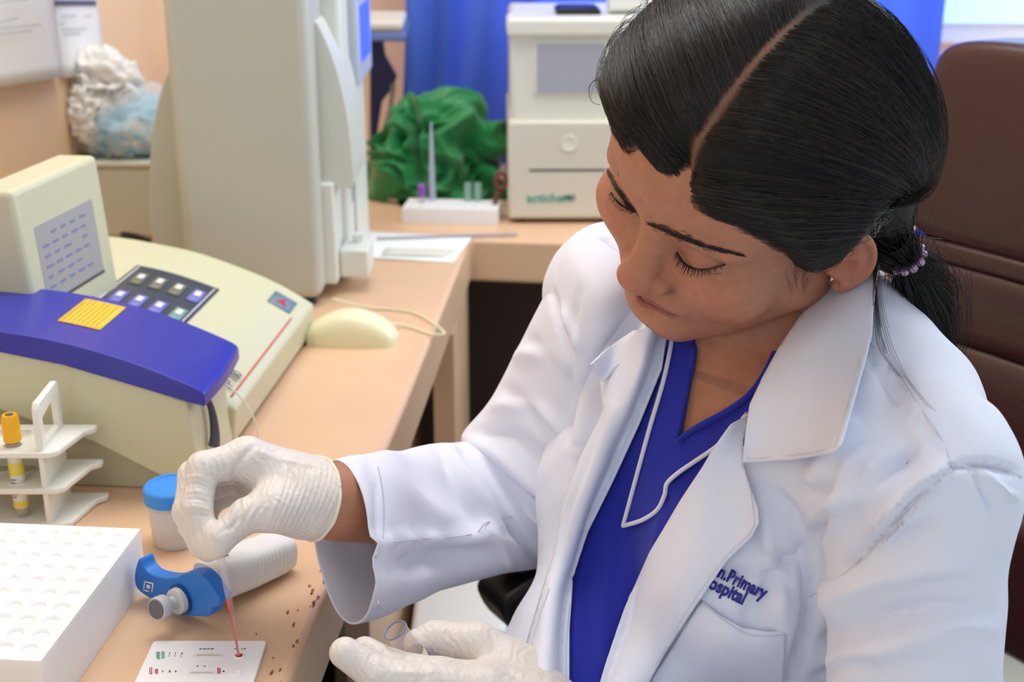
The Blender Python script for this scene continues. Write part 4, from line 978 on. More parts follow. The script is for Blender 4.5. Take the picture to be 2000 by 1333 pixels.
# ---------------------------------------------------------------- px polygon helpers
def poly_sdf(x, y, poly):
    """signed pixel distance to polygon (negative inside)"""
    poly = np.asarray(poly, float); n = len(poly); q = np.stack([x, y], 1); d = np.full(len(q), 1e9); ins = np.zeros(len(q), bool)
    for i in range(n):
        a, b = poly[i], poly[(i + 1) % n]; dd, _ = segd(q, a, b); d = np.minimum(d, dd)
        c = ((a[1] > q[:, 1]) != (b[1] > q[:, 1])); xi = (b[0] - a[0]) * (q[:, 1] - a[1]) / (b[1] - a[1] + 1e-12) + a[0]; ins ^= c & (q[:, 0] < xi)
    return np.where(ins, -d, d)
def frustum(p, poly, dmax=1.08, dmin=0.0):
    pj = project(p); s = poly_sdf(pj[:, 0], pj[:, 1], poly) * pj[:, 2] / FPX; return np.maximum(np.maximum(s, pj[:, 2] - dmax), dmin - pj[:, 2])

# ---------------------------------------------------------------- blue scrub top
blue = mat('royal_blue_scrub_cloth', (38, 46, 158), 0.8, spec=0.2, bump=0.15, bscale=700, sheen=0.15)
neckV = [(1352, 540), (1358, 660), (1344, 760), (1324, 862), (1346, 844), (1374, 828), (1422, 802), (1465, 770), (1496, 727), (1524, 670), (1534, 540)]
def scrub_sdf(p):
    d = torso_sdf(p) - .007
    d = smin(d, hang_sdf(p), .04)
    d = np.maximum(d, -(neck_sdf(p) - .007)); d = smax(d, -frustum(p, neckV), .004)
    return d
Vc, Fc = sdf_mesh(scrub_sdf, (0.0, .62, .45), (.42, 1.14, 1.06), .0035 * QH, 2)
Nc = vert_normals(Vc, Fc)
Vc = strokes(Vc, Nc, [([(1200, 1040), (1190, 1120), (1180, 1220), (1175, 1333)], 10, 3), ([(1150, 1080), (1140, 1180), (1150, 1333)], 8, -2.5), ([(1240, 1080), (1230, 1200), (1215, 1333)], 12, -2.5), ([(1290, 1010), (1275, 1100), (1260, 1180)], 10, 2), ([(1310, 940), (1330, 1000), (1310, 1060)], 10, 2)])
meshobj('scrub_top', Vc, Fc, blue, pe)
SCRUB = BVHTree.FromPolygons([tuple(v) for v in Vc], [tuple(int(i) for i in f) for f in Fc])
def cast(x, y, tree, dmin=0.3):
    r = ray(x, y); r = r / np.linalg.norm(r); h = tree.ray_cast(Vector(_C + r * dmin), Vector(r), 3.0)
    return None if h[0] is None else (np.array(h[0]), np.array(h[1]))
def path_tube(name, line, trees, lift, r, m, par, off=(0, 0), deg=4, seg=8, n=9):
    s = spline(line, n); T_ = np.linspace(0, 1, len(s)); D = []
    for x, y in s:
        hs = [h for h in (cast(x + off[0], y + off[1], t) for t in trees) if h is not None]; D.append(min(project(h[0][None])[0, 2] for h in hs) if hs else np.nan)
    D = np.array(D); ok = ~np.isnan(D)
    if ok.sum() < 5: return None
    ok &= np.abs(D - np.nanmedian(D)) < .12; cf = np.polyfit(T_[ok], D[ok], deg); rs = D - np.polyval(cf, T_); ok &= np.abs(rs) < 2.5 * np.nanstd(rs[ok]) + 1e-4; cf = np.polyfit(T_[ok], D[ok], deg); D = np.polyval(cf, T_) - lift
    return obj(name, tube([P(x, y, d) for (x, y), d in zip(s, D)], r, seg), m, par)
def on_mesh(pts, tree, lift):
    out = []
    for x, y in pts:
        h = cast(x, y, tree)
        if h is not None: out.append(h[0] - ray(x, y) / np.linalg.norm(ray(x, y)) * lift)
    return np.array(out)
# ---------------------------------------------------------------- lab coat
coatm = mat('white_cotton_coat', (228, 231, 244), 0.85, spec=0.15, bump=0.12, bscale=900, sheen=0.1)
opening = [(1285, 560), (1258, 680), (1204, 830), (1164, 940), (1122, 1060), (1094, 1180), (1088, 1420), (1190, 1420), (1228, 1300), (1284, 1150), (1360, 1010), (1455, 868), (1510, 745), (1560, 640), (1600, 560)]
CRm = np.array([0.0, 0.0, 0.0])
def coat_sdf(p, hollow=True):
    o = torso_sdf(p) - .020
    o = smin(o, cone(p, NB - [0, 0, .03] - Ft * .01, SL + [0, 0, .002], .058, .055), .025); o = smin(o, cone(p, NB - [0, 0, .035] - Ft * .015, SR, .050, .044), .03)
    o = smin(o, cone(p, SL + [.0, 0, 0], EL, .057, .055), .012); o = smin(o, cone(p, P(1615, 602, .985), P(1765, 790, .935), .047, .052), .035)
    o = smin(o, hang_sdf(p) - .009, .04)
    o = smin(o, cone(p, EL, WL + [.02, -.01, 0], .056, .042), .02)
    # skirt of the coat over hips and thighs
    o = smin(o, ell(p, HP + Ft * .05, (.19, .17, .14), TM), .05)
    i = smin(torso_sdf(p) - .009, hang_sdf(p) - .001, .04)
    d = np.maximum(o, -i); d = np.maximum(d, -(neck_sdf(p) - .016))
    d = smax(d, -frustum(p, opening, 1.06), .002)
    return np.maximum(d, .47 - p[:, 2])
Vk, Fk = sdf_mesh(coat_sdf, (-.02, .56, .46), (.46, 1.20, 1.08), .0034 * QH, 2)
FOLDS = [
 # left sleeve head and armhole (image right)
 ([(1452, 1250), (1470, 1190), (1530, 1110), (1572, 1095)], 18, -4), ([(1565, 1090), (1580, 1150), (1572, 1240), (1545, 1333)], 11, -12),
 ([(1575, 1170), (1640, 1130), (1720, 1060), (1800, 970), (1862, 920)], 9, 4, 's'), ([(1575, 1090), (1590, 1050), (1618, 1010), (1640, 990)], 14, -8),
 ([(1600, 1040), (1640, 990), (1690, 960), (1720, 900)], 22, 6), ([(1660, 1010), (1700, 950), (1760, 900), (1790, 870)], 15, -5), ([(1700, 1040), (1780, 960), (1850, 905)], 14, 5),
 ([(1862, 915), (1920, 908), (1990, 925)], 7, -3), ([(1905, 920), (1925, 960), (1950, 1010)], 9, -2.5), ([(1925, 925), (1960, 960), (1990, 975)], 8, 2),
 ([(1590, 1200), (1680, 1150), (1790, 1110), (1900, 1100)], 28, 5), ([(1600, 1260), (1700, 1220), (1820, 1190), (1920, 1190)], 20, -4), ([(1610, 1310), (1720, 1270), (1850, 1240)], 24, 4), ([(1640, 1120), (1740, 1060), (1830, 1030)], 18, -3),
 ([(1780, 940), (1760, 860), (1740, 780), (1755, 700)], 30, -3), ([(1640, 900), (1660, 850), (1690, 830)], 20, 3),
 ([(1500, 960), (1540, 1010), (1560, 1060), (1566, 1095)], 16, -4), ([(1480, 1080), (1530, 1100), (1560, 1125)], 16, -4),
 ([(1440, 1130), (1490, 1160), (1540, 1240)], 22, 3), ([(1400, 1250), (1450, 1240), (1520, 1270)], 26, 3), ([(1690, 640), (1710, 720), (1800, 830), (1850, 900)], 5, -1.2),
 # right chest panel (image left)
 ([(1180, 470), (1150, 560), (1135, 640), (1130, 720), (1110, 860)], 8, -5), ([(1230, 540), (1190, 640), (1165, 740), (1130, 880)], 18, 5), ([(1210, 520), (1160, 640), (1150, 720)], 12, -4), ([(1260, 600), (1220, 650), (1180, 760), (1130, 940)], 14, -4)]
FOLDS += [([(1650, 780), (1640, 860), (1600, 930), (1560, 960)], 26, 3), ([(1520, 930), (1590, 960), (1640, 960)], 16, -2.5), ([(1700, 870), (1660, 920), (1640, 1000)], 14, 3),
 ([(1500, 1060), (1520, 1120), (1535, 1200)], 14, 3), ([(1420, 1110), (1500, 1120), (1555, 1170)], 10, -2), ([(1760, 1240), (1850, 1220), (1940, 1230)], 16, 3), ([(1590, 1330), (1650, 1300), (1720, 1300)], 14, -3), ([(1480, 960), (1500, 1050), (1490, 1120)], 20, 3)]
FOLDS = [(f[0], f[1], f[2] * (1.5 if abs(f[2]) > 7 else 2.3)) + tuple(f[3:]) for f in FOLDS]
Nk = vert_normals(Vk, Fk); Vk = strokes(Vk, Nk, FOLDS, facing=-.2)
Nk = vert_normals(Vk, Fk); Vk = Vk + Nk * (0.0010 * vnoise(Vk * 22 + 3) + .0005 * vnoise(Vk * 55))[:, None]
meshobj('coat_body', Vk, Fk, coatm, pe)
COAT = BVHTree.FromPolygons([tuple(v) for v in Vk], [tuple(int(i) for i in f) for f in Fk])

# right sleeve: two lofted tubes (upper arm, forearm), silhouettes traced, depth from the arm bones
def ring(A, B, dA, dB, e, shift=0.0, n=64, pw=1.0):
    a = P(*A, dA); b = P(*B, dB); mid = (a + b) / 2; mp = ((A[0] + B[0]) / 2, (A[1] + B[1]) / 2); dm = (dA + dB) / 2
    nv = P(mp[0] + shift, mp[1], dm - e) - P(mp[0], mp[1], dm); out = []
    for k in range(n):
        th = 2 * math.pi * k / n; c, s = math.cos(th), math.sin(th); c = np.sign(c) * abs(c) ** pw; s = np.sign(s) * abs(s) ** pw
        out.append(mid + (a - b) / 2 * c + nv * s)
    return np.array(out)
def loft(rings, sub_=8, closed_end=False):
    R_ = np.array(rings); m, n = R_.shape[:2]; S = spline(R_.reshape(m, -1), sub_).reshape(-1, n, 3); M_ = len(S)
    V = S.reshape(-1, 3); i = np.arange(M_ - 1)[:, None]; k = np.arange(n)[None]
    F = np.stack([i * n + k, i * n + (k + 1) % n, (i + 1) * n + (k + 1) % n, (i + 1) * n + k], -1).reshape(-1, 4); return V, F
def dense(V, F, N_, S, noise=.0008):
    pass
UP = [ring((1150, 452), (1290, 560), 1.10, 1.06, .050), ring((1104, 492), (1215, 640), 1.10, 1.05, .055), ring((1072, 560), (1168, 720), 1.12, 1.06, .056),
      ring((1040, 622), (1150, 800), 1.14, 1.08, .056), ring((1002, 698), (1142, 890), 1.17, 1.10, .056), ring((955, 785), (1128, 990), 1.19, 1.13, .055), ring((903, 850), (1108, 1080), 1.205, 1.16, .053), ring((915, 895), (1080, 1120), 1.20, 1.17, .045)]
FA = [ring((1000, 890), (1120, 1060), 1.17, 1.15, .035), ring((925, 866), (1085, 1100), 1.18, 1.165, .052), ring((868, 866), (985, 1122), 1.15, 1.14, .055), ring((800, 878), (880, 1148), 1.115, 1.115, .056), ring((740, 884), (800, 1180), 1.055, 1.06, .049, 20),
      ring((690, 890), (738, 1206), 1.03, 1.03, .047, 45), ring((655, 900), (690, 1222), 1.015, 1.01, .045, 62)]
def fix_dir(V, F):   # outward normals
    N = vert_normals(V, F); c = V.mean(0); return F if ((V - c) * N).sum() > 0 else F[:, ::-1]
Vu, Fu = loft(UP, 16); Fu = fix_dir(Vu, Fu); Nu = vert_normals(Vu, Fu)
Vu = strokes(Vu, Nu, [([(1075, 560), (1095, 640), (1112, 700)], 7, -5), ([(1100, 600), (1122, 660), (1132, 690)], 8, 4), ([(1135, 560), (1122, 620), (1118, 690), (1100, 820)], 5, -2.5), ([(960, 800), (1030, 790), (1100, 840), (1125, 900)], 14, 5), ([(985, 760), (1040, 800), (1080, 860)], 14, -5),
  ([(930, 850), (1000, 850), (1060, 900), (1110, 910)], 12, -6), ([(910, 860), (980, 890), (1060, 960), (1100, 960)], 16, 6), ([(1000, 700), (1060, 690), (1110, 740)], 16, 4), ([(1030, 660), (1090, 720), (1120, 800)], 14, -4), ([(1060, 880), (1100, 890), (1120, 880)], 8, -5), ([(960, 940), (1040, 980), (1090, 1010)], 12, -5), ([(1000, 960), (1050, 1010), (1095, 1060)], 10, 5)], facing=-.1, gain=1.6)
Vf, Ff = loft(FA, 16); Ff = fix_dir(Vf, Ff); Nf = vert_normals(Vf, Ff)
SLV = [([(700, 1050), (800, 1045), (900, 1035), (960, 1010)], 34, 4.5, 's'), ([(700, 1100), (790, 1095), (900, 1085), (1000, 1060)], 26, -3.5), ([(720, 900), (745, 980), (742, 1050)], 14, -2), ([(880, 1060), (960, 1050), (1040, 1080)], 12, 3), ([(790, 1100), (830, 1080), (900, 1070)], 12, -3), ([(930, 880), (1000, 930), (1060, 1000)], 10, 4), ([(898, 868), (960, 960), (1010, 1040), (1060, 1110)], 9, -7), ([(870, 880), (930, 960), (980, 1010)], 16, 5), ([(703, 1062), (780, 1058), (850, 1052), (900, 1048), (935, 1040), (950, 1022), (1000, 1018)], 7, 4.0, 's'), ([(760, 900), (800, 960), (850, 1000), (925, 1045)], 22, 3.5), ([(860, 890), (890, 960), (930, 1030)], 14, -5), ([(800, 880), (880, 940), (925, 1040)], 14, 3),
       ([(760, 1075), (850, 1085), (930, 1075)], 20, -4), ([(740, 1140), (800, 1130), (880, 1110)], 22, 3), ([(950, 1030), (980, 1080), (1000, 1110)], 14, 4)]
for k in range(9): SLV.append(([(736 + k * 1.0, 935 + k * 17), (745 + k, 941 + k * 17)], 4, -1.4))
Vf = strokes(Vf, Nf, SLV, facing=-.1, gain=1.6)
Vf += vert_normals(Vf, Ff) * (0.0012 * vnoise(Vf * 30 + 3))[:, None]
so = meshobj('coat_sleeve', Vu, Fu, coatm, pe); sf = meshobj('coat_sleeve', Vf, Ff, coatm, pe)
SLT = BVHTree.FromPolygons([tuple(v) for v in Vf], [tuple(int(i) for i in f) for f in Ff])
seam_m = mat('coat_seam_thread', (196, 196, 208), 0.9)
path_tube('sleeve_seam', [(704, 1064), (780, 1058), (850, 1052), (900, 1048), (932, 1040), (950, 1022), (1000, 1010)], [SLT], .0022, .0006, seam_m, sf, deg=9, seg=6)
path_tube('hem_stitching', [(738, 912), (746, 950), (750, 1000), (748, 1050)], [SLT], .0010, .0004, seam_m, sf, deg=4, seg=6)
path_tube('hem_stitching', [(735, 1080), (732, 1120), (736, 1160), (742, 1192)], [SLT], .0010, .0004, seam_m, sf, deg=4, seg=6)
for o in (so, sf):
    md = o.modifiers.new('s', 'SOLIDIFY'); md.thickness = .0016; md.offset = -1

# ---- lapels, collar and pocket: cloth panels traced and laid over the coat
from bisect import bisect
def panel(poly, tree, lift, name, step=5.0, edge_lift=0.0, folds=None, m=coatm, sm=0, parent=None, thick=.0016, curve=None, extra=None, smooth_d=8, rbf=True, under=None):
    """polygon in photo px; interior points get the depth of the surface beneath, smoothed, minus lift"""
    q = np.array(poly, float)
    if sm: q = spline(q, sm, closed=True)
    # resample outline
    L = np.r_[0, np.cumsum(np.linalg.norm(np.diff(np.r_[q, q[:1]], axis=0), axis=1))]; n = int(L[-1] / step)
    t = np.linspace(0, L[-1], n, endpoint=False); qq = np.r_[q, q[:1]]; O_ = np.stack([np.interp(t, L, qq[:, k]) for k in (0, 1)], 1)
    lo, hi = q.min(0), q.max(0); gx, gy = np.meshgrid(np.arange(lo[0], hi[0], step), np.arange(lo[1], hi[1], step)); gx = gx + (np.arange(gx.shape[0])[:, None] % 2) * step / 2
    I = np.stack([gx.ravel(), gy.ravel()], 1); I = I[poly_sdf(I[:, 0], I[:, 1], O_) < -step * .55]
    A_ = np.r_[O_, I]
    from mathutils.geometry import delaunay_2d_cdt
    vs, _, fs, *_r = delaunay_2d_cdt([Vector(a) for a in A_], [], [list(range(n))], 1, 1e-4)
    A_ = np.array([tuple(v) for v in vs]); D = np.full(len(A_), np.nan)
    for i, (x, y) in enumerate(A_):
        h = cast(x, y, tree)
        if h is not None: D[i] = project(h[0][None])[0, 2]
    ok = ~np.isnan(D); med = np.median(D[ok]); ok &= np.abs(D - med) < 0.16
    # smooth polynomial background + gaussian-smoothed residual
    def basis(a): x = (a[:, 0] - q[:, 0].mean()) / 200; y = (a[:, 1] - q[:, 1].mean()) / 200; return np.stack([np.ones(len(a)), x, y, x * x, x * y, y * y, x ** 3, x * x * y, x * y * y, y ** 3], 1)
    cf, *_ = np.linalg.lstsq(basis(A_[ok]), D[ok], rcond=1e-4)
    for thr in (.05, .03, .02):
        rs_ = D - basis(A_) @ cf; ok2 = ok & (rs_ < thr) & (rs_ > -thr * 1.6)
        if ok2.sum() > 30: cf, *_ = np.linalg.lstsq(basis(A_[ok2]), D[ok2], rcond=1e-4)
    ok = ok & (np.abs(D - basis(A_) @ cf) < .02)
    bgd = basis(A_) @ cf; res = np.where(ok, D - bgd, 0)
    if smooth_d:
        W = np.exp(-((A_[:, None] - A_[None]) ** 2).sum(-1) / (2 * (smooth_d * step / 2.0) ** 2)) * ok[None]; res = (W @ res) / (W.sum(1) + 1e-3)
    D2 = bgd + res
    es = -poly_sdf(A_[:, 0], A_[:, 1], O_)
    D2 = D2 - lift - edge_lift * np.exp(-np.clip(es, 0, None) / 25)
    if under is not None:
        U_ = np.array([(lambda h: np.nan if h is None else project(h[0][None])[0, 2])(cast(x, y, under)) for x, y in A_]); ku = ~np.isnan(U_) & (U_ < D2 + .05)
        if ku.sum() > 10:
            ex_ = np.where(ku, np.clip(D2 - (np.where(ku, U_, 0) - .005), 0, None), 0); Wu = np.exp(-((A_[:, None] - A_[None]) ** 2).sum(-1) / (2 * 22.0 ** 2)); sm_ = (Wu @ ex_) / Wu.sum(1); D2 = D2 - np.maximum(sm_ * 1.3, ex_ * .0); D2 = D2 - np.clip(D2 - np.where(ku, U_ - .003, 9), 0, None)
    if extra is not None: D2 = D2 - extra(A_, es)
    V = np.array([P(x, y, d) for (x, y), d in zip(A_, D2)]); F = [tuple(f) for f in fs]
    n0 = np.cross(V[F[0][1]] - V[F[0][0]], V[F[0][2]] - V[F[0][0]]); 
    if n0 @ (V[F[0][0]] - _C) > 0: F = [f[::-1] for f in F]
    if folds:
        Ft3 = np.array([(f[0], f[1], f[2], f[2]) for f in F]); N = np.zeros_like(V); nn = np.cross(V[Ft3[:, 1]] - V[Ft3[:, 0]], V[Ft3[:, 2]] - V[Ft3[:, 0]])
        for k in range(3): np.add.at(N, Ft3[:, k], nn)
        N /= np.linalg.norm(N, axis=1)[:, None] + 1e-12; V = strokes(V, N, folds, facing=-.2)
    o = obj(name, (V, F), m, parent or pe, angle=180, solid=thick, solid_off=-1)
    return V, F, o
def stitch(poly_pts, tree_or_none, name, r, m, lift=.0006, tree=None, par=None):
    return path_tube(name, poly_pts, [tree], lift, r, m, par or pe, deg=7, seg=6)
    p = spline(poly_pts, 6); pts = on_mesh(p, tree, lift)
    if len(pts) > 3: return obj(name, tube(pts, r, 6), m, par or pe)
# left lapel (image right)
lapL = [(1462, 812), (1452, 860), (1450, 907), (1462, 950), (1477, 992), (1479, 1022), (1465, 1050), (1420, 1095), (1396, 1130), (1345, 1205), (1300, 1275), (1262, 1345), (1170, 1345), (1196, 1262), (1228, 1170), (1268, 1080), (1330, 975), (1390, 885), (1430, 830)]
V1, F1, lo_ = panel(lapL, COAT, .010, 'lapel', under=SCRUB, extra=lambda a, es: .005 * np.exp(-np.clip(es, 0, None) / 30))
colL = [(1450, 905), (1540, 898), (1624, 884), (1640, 868), (1660, 800), (1690, 700), (1703, 650), (1706, 600), (1712, 545), (1722, 502), (1690, 498), (1660, 520), (1610, 560), (1560, 620), (1520, 680), (1490, 735), (1464, 790), (1455, 850)]
V2, F2, co_ = panel(colL, COAT, .014, 'collar', extra=lambda a, es: .006 * np.exp(-np.clip(es, 0, None) / 40))
# right lapel (image left)
lapR = [(1300, 655), (1262, 640), (1215, 668), (1158, 716), (1172, 760), (1176, 800), (1130, 900), (1095, 1000), (1082, 1080), (1060, 1150), (1035, 1230), (1018, 1290), (1010, 1345), (1110, 1345), (1110, 1230), (1117, 1130), (1146, 1040), (1195, 940), (1245, 830), (1290, 720)]
V3, F3, lr_ = panel(lapR, COAT, .013, 'lapel', under=SCRUB, extra=lambda a, es: .006 * np.exp(-np.clip(es, 0, None) / 30), folds=[([(1180, 800), (1150, 900), (1110, 1010), (1095, 1100)], 10, -4), ([(1210, 780), (1165, 900), (1130, 1000), (1100, 1130)], 16, 4), ([(1085, 1120), (1070, 1200), (1060, 1300)], 14, 3)])
colR = [(1155, 714), (1200, 680), (1236, 654), (1262, 640), (1300, 648), (1312, 610), (1270, 590), (1240, 600), (1200, 640)]
V5, F5, _o = panel([(1155, 714), (1198, 672), (1236, 646), (1300, 640), (1296, 665), (1250, 690), (1200, 720), (1176, 745)], COAT, .023, 'collar')
pk = [(1370, 1172), (1400, 1200), (1450, 1228), (1500, 1236), (1535, 1234), (1530, 1345), (1262, 1345), (1310, 1270)]
V4, F4_, po_ = panel(pk, COAT, .004, 'chest_pocket', smooth_d=5)
thread = mat('coat_stitching', (214, 214, 226), 0.9)
LAPT = BVHTree.FromPolygons([tuple(v) for v in V1], F1); COLT = BVHTree.FromPolygons([tuple(v) for v in V2], F2); LRT = BVHTree.FromPolygons([tuple(v) for v in V3], F3); PKT = BVHTree.FromPolygons([tuple(v) for v in V4], F4_)
stitch([(1457, 897), (1540, 890), (1620, 877), (1633, 862), (1652, 800), (1682, 700)], None, 'stitching', .00035, thread, .0014, COLT, co_)
stitch([(1458, 910), (1470, 990), (1472, 1022), (1458, 1048), (1412, 1094), (1338, 1200), (1262, 1330)], None, 'stitching', .00035, thread, .0014, LAPT, lo_)
stitch([(1375, 1183), (1450, 1236), (1500, 1244), (1532, 1242)], None, 'stitching', .0004, thread, .0014, PKT, po_)
stitch([(1072, 1150), (1046, 1230), (1028, 1300)], None, 'stitching', .0004, thread, .0014, LRT, lr_)
stitch([(1112, 1180), (1106, 1260), (1106, 1330)], None, 'stitching', .0004, thread, .0014, LRT, lr_)
stitch([(1690, 655), (1740, 720), (1800, 800), (1840, 860), (1862, 915)], None, 'shoulder_seam', .0006, thread, .0003, COAT)
stitch([(1862, 915), (1800, 965), (1720, 1050), (1640, 1128), (1578, 1168)], None, 'armhole_seam', .0004, thread, .0003, COAT)
stitch([(1862, 915), (1905, 907), (1950, 912), (1996, 932)], None, 'armhole_seam', .0007, thread, .0003, COAT)

# embroidered words on the left chest
emb = mat('embroidery_blue', (52, 50, 150), 0.7)
def embroid(txt, size, a, b):
    a = np.array(a, float); b = np.array(b, float); ex = (b - a) / np.linalg.norm(b - a); ey = np.array([ex[1], -ex[0]])
    V, F = text_geo(txt, size, (0, 0, 0), (1, 0, 0), (0, 1, 0), thick=0.0, offset=0.030 * size)
    V = V.copy(); w_ = V[:, 0].max() - V[:, 0].min(); V[:, 0] *= np.linalg.norm(b - a) / w_
    px = a + V[:, :1] * ex + V[:, 1:2] * ey; out = []; tr = [COAT]
    for x, y in px:
        h = cast(x, y, COAT); out.append(np.nan if h is None else project(h[0][None])[0, 2])
    D = np.array(out); bs = lambda a: np.stack([np.ones(len(a)), (a[:, 0] - 1440) / 60, (a[:, 1] - 1150) / 40, ((a[:, 0] - 1440) / 60) ** 2, (a[:, 0] - 1440) * (a[:, 1] - 1150) / 2400, ((a[:, 1] - 1150) / 40) ** 2], 1); k = ~np.isnan(D)
    cf = np.linalg.lstsq(bs(px[k]), D[k], rcond=1e-6)[0]; D = bs(px) @ cf; lift_ = max(.0012, np.nanmax((D - np.array(out))[k]) + .0004); out = [P(x, y, d - lift_) for (x, y), d in zip(px, D)]
    obj('embroidery', (np.array(out), F), emb, pe, solid=.0006, solid_off=-1)
embroid('in.Primary', 37, (1394, 1124), (1492, 1172)); embroid('ospital', 36, (1382, 1148), (1450, 1182))

# ---- scrub neckline band and white piping
band = [(1312, 655), (1358, 655), (1344, 760), (1322, 864), (1346, 846), (1374, 828), (1422, 802), (1464, 770), (1494, 727), (1512, 700), (1500, 740), (1465, 800), (1400, 872), (1330, 922), (1305, 945), (1298, 965), (1285, 995), (1255, 1018), (1216, 1030), (1232, 960), (1262, 840), (1290, 740)]
V6, F6, nb_ = panel(band, SCRUB, .0035, 'neckline_band', m=blue, parent=pe, step=4.5)
NBT = BVHTree.FromPolygons([tuple(v) for v in V6], F6)
pip = mat('white_piping', (226, 226, 240), 0.7)
pl_ = [(1313, 662), (1297, 740), (1268, 840), (1238, 950), (1217, 1028)]
pr_ = [(1217, 1028), (1255, 1016), (1284, 996), (1298, 968), (1303, 945), (1325, 924), (1360, 900), (1400, 872), (1435, 838), (1466, 800)]
for q_ in (pl_, pr_): path_tube('piping', q_, [SCRUB, NBT], .0034, .0017, pip, nb_)
path_tube('neck_binding', [(1358, 640), (1355, 690), (1342, 765), (1323, 860)], [SCRUB, NBT], .0008, .0020, blue, nb_, off=(-14, 0))
path_tube('neck_binding', [(1322, 864), (1345, 845), (1373, 828), (1421, 802), (1464, 770), (1494, 728), (1512, 690)], [SCRUB, NBT], .0008, .0020, blue, nb_, off=(6, 14))
# ---------------------------------------------------------------- gloved hands
latex = mat('white_latex_glove', (226, 219, 211), 0.42, sss=0.2, sssc=(1.0, .8, .7), spec=0.45, var=0.04, vscale=40)
nt = latex.node_tree; b = nt.nodes['Principled BSDF']
tc = nt.nodes.new('ShaderNodeTexCoord'); mp = nt.nodes.new('ShaderNodeMapping'); wv = nt.nodes.new('ShaderNodeTexWave'); ns = nt.nodes.new('ShaderNodeTexNoise'); ad = nt.nodes.new('ShaderNodeMath'); bp = nt.nodes.new('ShaderNodeBump')
nt.links.new(tc.outputs['Object'], mp.inputs[0]); mp.inputs['Rotation'].default_value = (0.3, 0.5, 0.35)
wv.inputs['Scale'].default_value = 55; wv.inputs['Distortion'].default_value = 9; wv.inputs['Detail'].default_value = 3; wv.inputs['Detail Scale'].default_value = 1.4
ns.inputs['Scale'].default_value = 90; ns.inputs['Detail'].default_value = 5
nt.links.new(mp.outputs[0], wv.inputs['Vector']); nt.links.new(tc.outputs['Object'], ns.inputs['Vector'])
nt.links.new(wv.outputs[0], ad.inputs[0]); nt.links.new(ns.outputs[0], ad.inputs[1]); ad.operation = 'ADD'
bp.inputs['Strength'].default_value = 0.35; bp.inputs['Distance'].default_value = 0.0012; nt.links.new(ad.outputs[0], bp.inputs['Height']); nt.links.new(bp.outputs[0], b.inputs['Normal'])
def chain(p, pts, rs, k=.004):
    d = None
    for i in range(len(pts) - 1):
        c = cone(p, pts[i], pts[i + 1], rs[i], rs[i + 1]); d = c if d is None else smin(d, c, k)
    return d
_a, _b, _c = P(636, 908, 1.003), P(602, 1048, 1.003), P(674, 970, .973)
CRn = np.cross(_b - _a, _c - _a); CRn /= np.linalg.norm(CRn); CRn *= np.sign(CRn @ (P(700, 985, 1.0) - _a)); CRc = (_a + _b) / 2
def gloveR(p):
    d = chain(p, [P(720, 985, 1.006), P(640, 977, 1.003), P(575, 968, 1.0)], [.0290, .0285, .0275])
    d = smin(d, chain(p, [P(585, 955, 1.005), P(482, 897, .990)], [.026, .0165]), .012)
    d = smin(d, chain(p, [P(585, 970, 1.018), P(475, 915, 1.020)], [.022, .017]), .012)
    d = smin(d, chain(p, [P(590, 985, 1.02), P(482, 935, 1.036)], [.020, .0145]), .012)
    d = smin(d, chain(p, [P(590, 992, .990), P(535, 992, .973)], [.0225, .0175]), .012)
    th = chain(p, [P(545, 990, .976), P(482, 1008, .963), P(430, 1052, .953), P(424, 1066, .952)], [.0160, .0125, .0105, .0095])
    d = smin(d, th, .008)
    fs = [chain(p, [P(482, 897, .988), P(397, 915, .972), P(384, 990, .963), P(404, 1060, .959), P(412, 1072, .959)], [.0148, .0118, .0108, .0096, .0085]),
          chain(p, [P(470, 905, 1.006), P(380, 930, .996), P(366, 1000, .982), P(392, 1068, .972)], [.014, .0118, .0105, .0088]),
          chain(p, [P(468, 922, 1.024), P(383, 962, 1.016), P(376, 1028, 1.000), P(405, 1076, .985)], [.0135, .0112, .010, .0085]),
          chain(p, [P(480, 940, 1.038), P(405, 985, 1.034), P(398, 1036, 1.018), P(420, 1070, 1.002)], [.012, .010, .009, .008])]
    f = fs[0]
    for g in fs[1:]: f = smin(f, g, .0018)
    return smax(smin(d, f, .006), (p - CRc) @ CRn, .0008)
Vg, Fg = sdf_mesh(gloveR, P(515, 985, .99) - [.090, .085, .085], P(515, 985, .99) + [.090, .085, .085], .0012 * QH)
pj = project(Vg); cutd = (pj[:, 0] - 618) / 56   # trim along the cuff
Ng = vert_normals(Vg, Fg)
WRK = []
for k in range(11):
    x = 530 + k * 11; WRK.append(([(x - 14, 1040 - k * 1.2), (x + 10, 985), (x + 26, 940), (x + 30, 905)], 3.0, 1.0 if k % 2 else 1.3))
for k in range(6): WRK.append(([(428 - k * 8, 880 + k * 3), (440 - k * 12, 905 + k * 5), (452 - k * 14, 930 + k * 6)], 3.0, .8))
for k in range(6): WRK.append(([(362, 935 + k * 14), (385, 930 + k * 15), (408, 940 + k * 14)], 3.0, -.9 if k % 2 else .8))
for k in range(7): WRK.append(([(440 + k * 11, 1045 - k * 6), (452 + k * 11, 1015 - k * 4), (458 + k * 11, 990)], 3.0, -.8 if k % 2 else .8))
WRK += [([(475, 1010), (450, 1030), (430, 1040)], 5, -1.2), ([(500, 870), (470, 900), (455, 940), (470, 990)], 7, -2), ([(640, 915), (560, 900), (500, 880)], 5, 1.2), ([(395, 1040), (400, 1070), (412, 1085)], 3, -1.2), ([(520, 870), (560, 905), (575, 960)], 5, -1.0)]
Vg = strokes(Vg, Ng, WRK)
gr_ = meshobj('glove', Vg, Fg, latex, pe); gr_['label'] = 'white latex glove pinching the dropper'
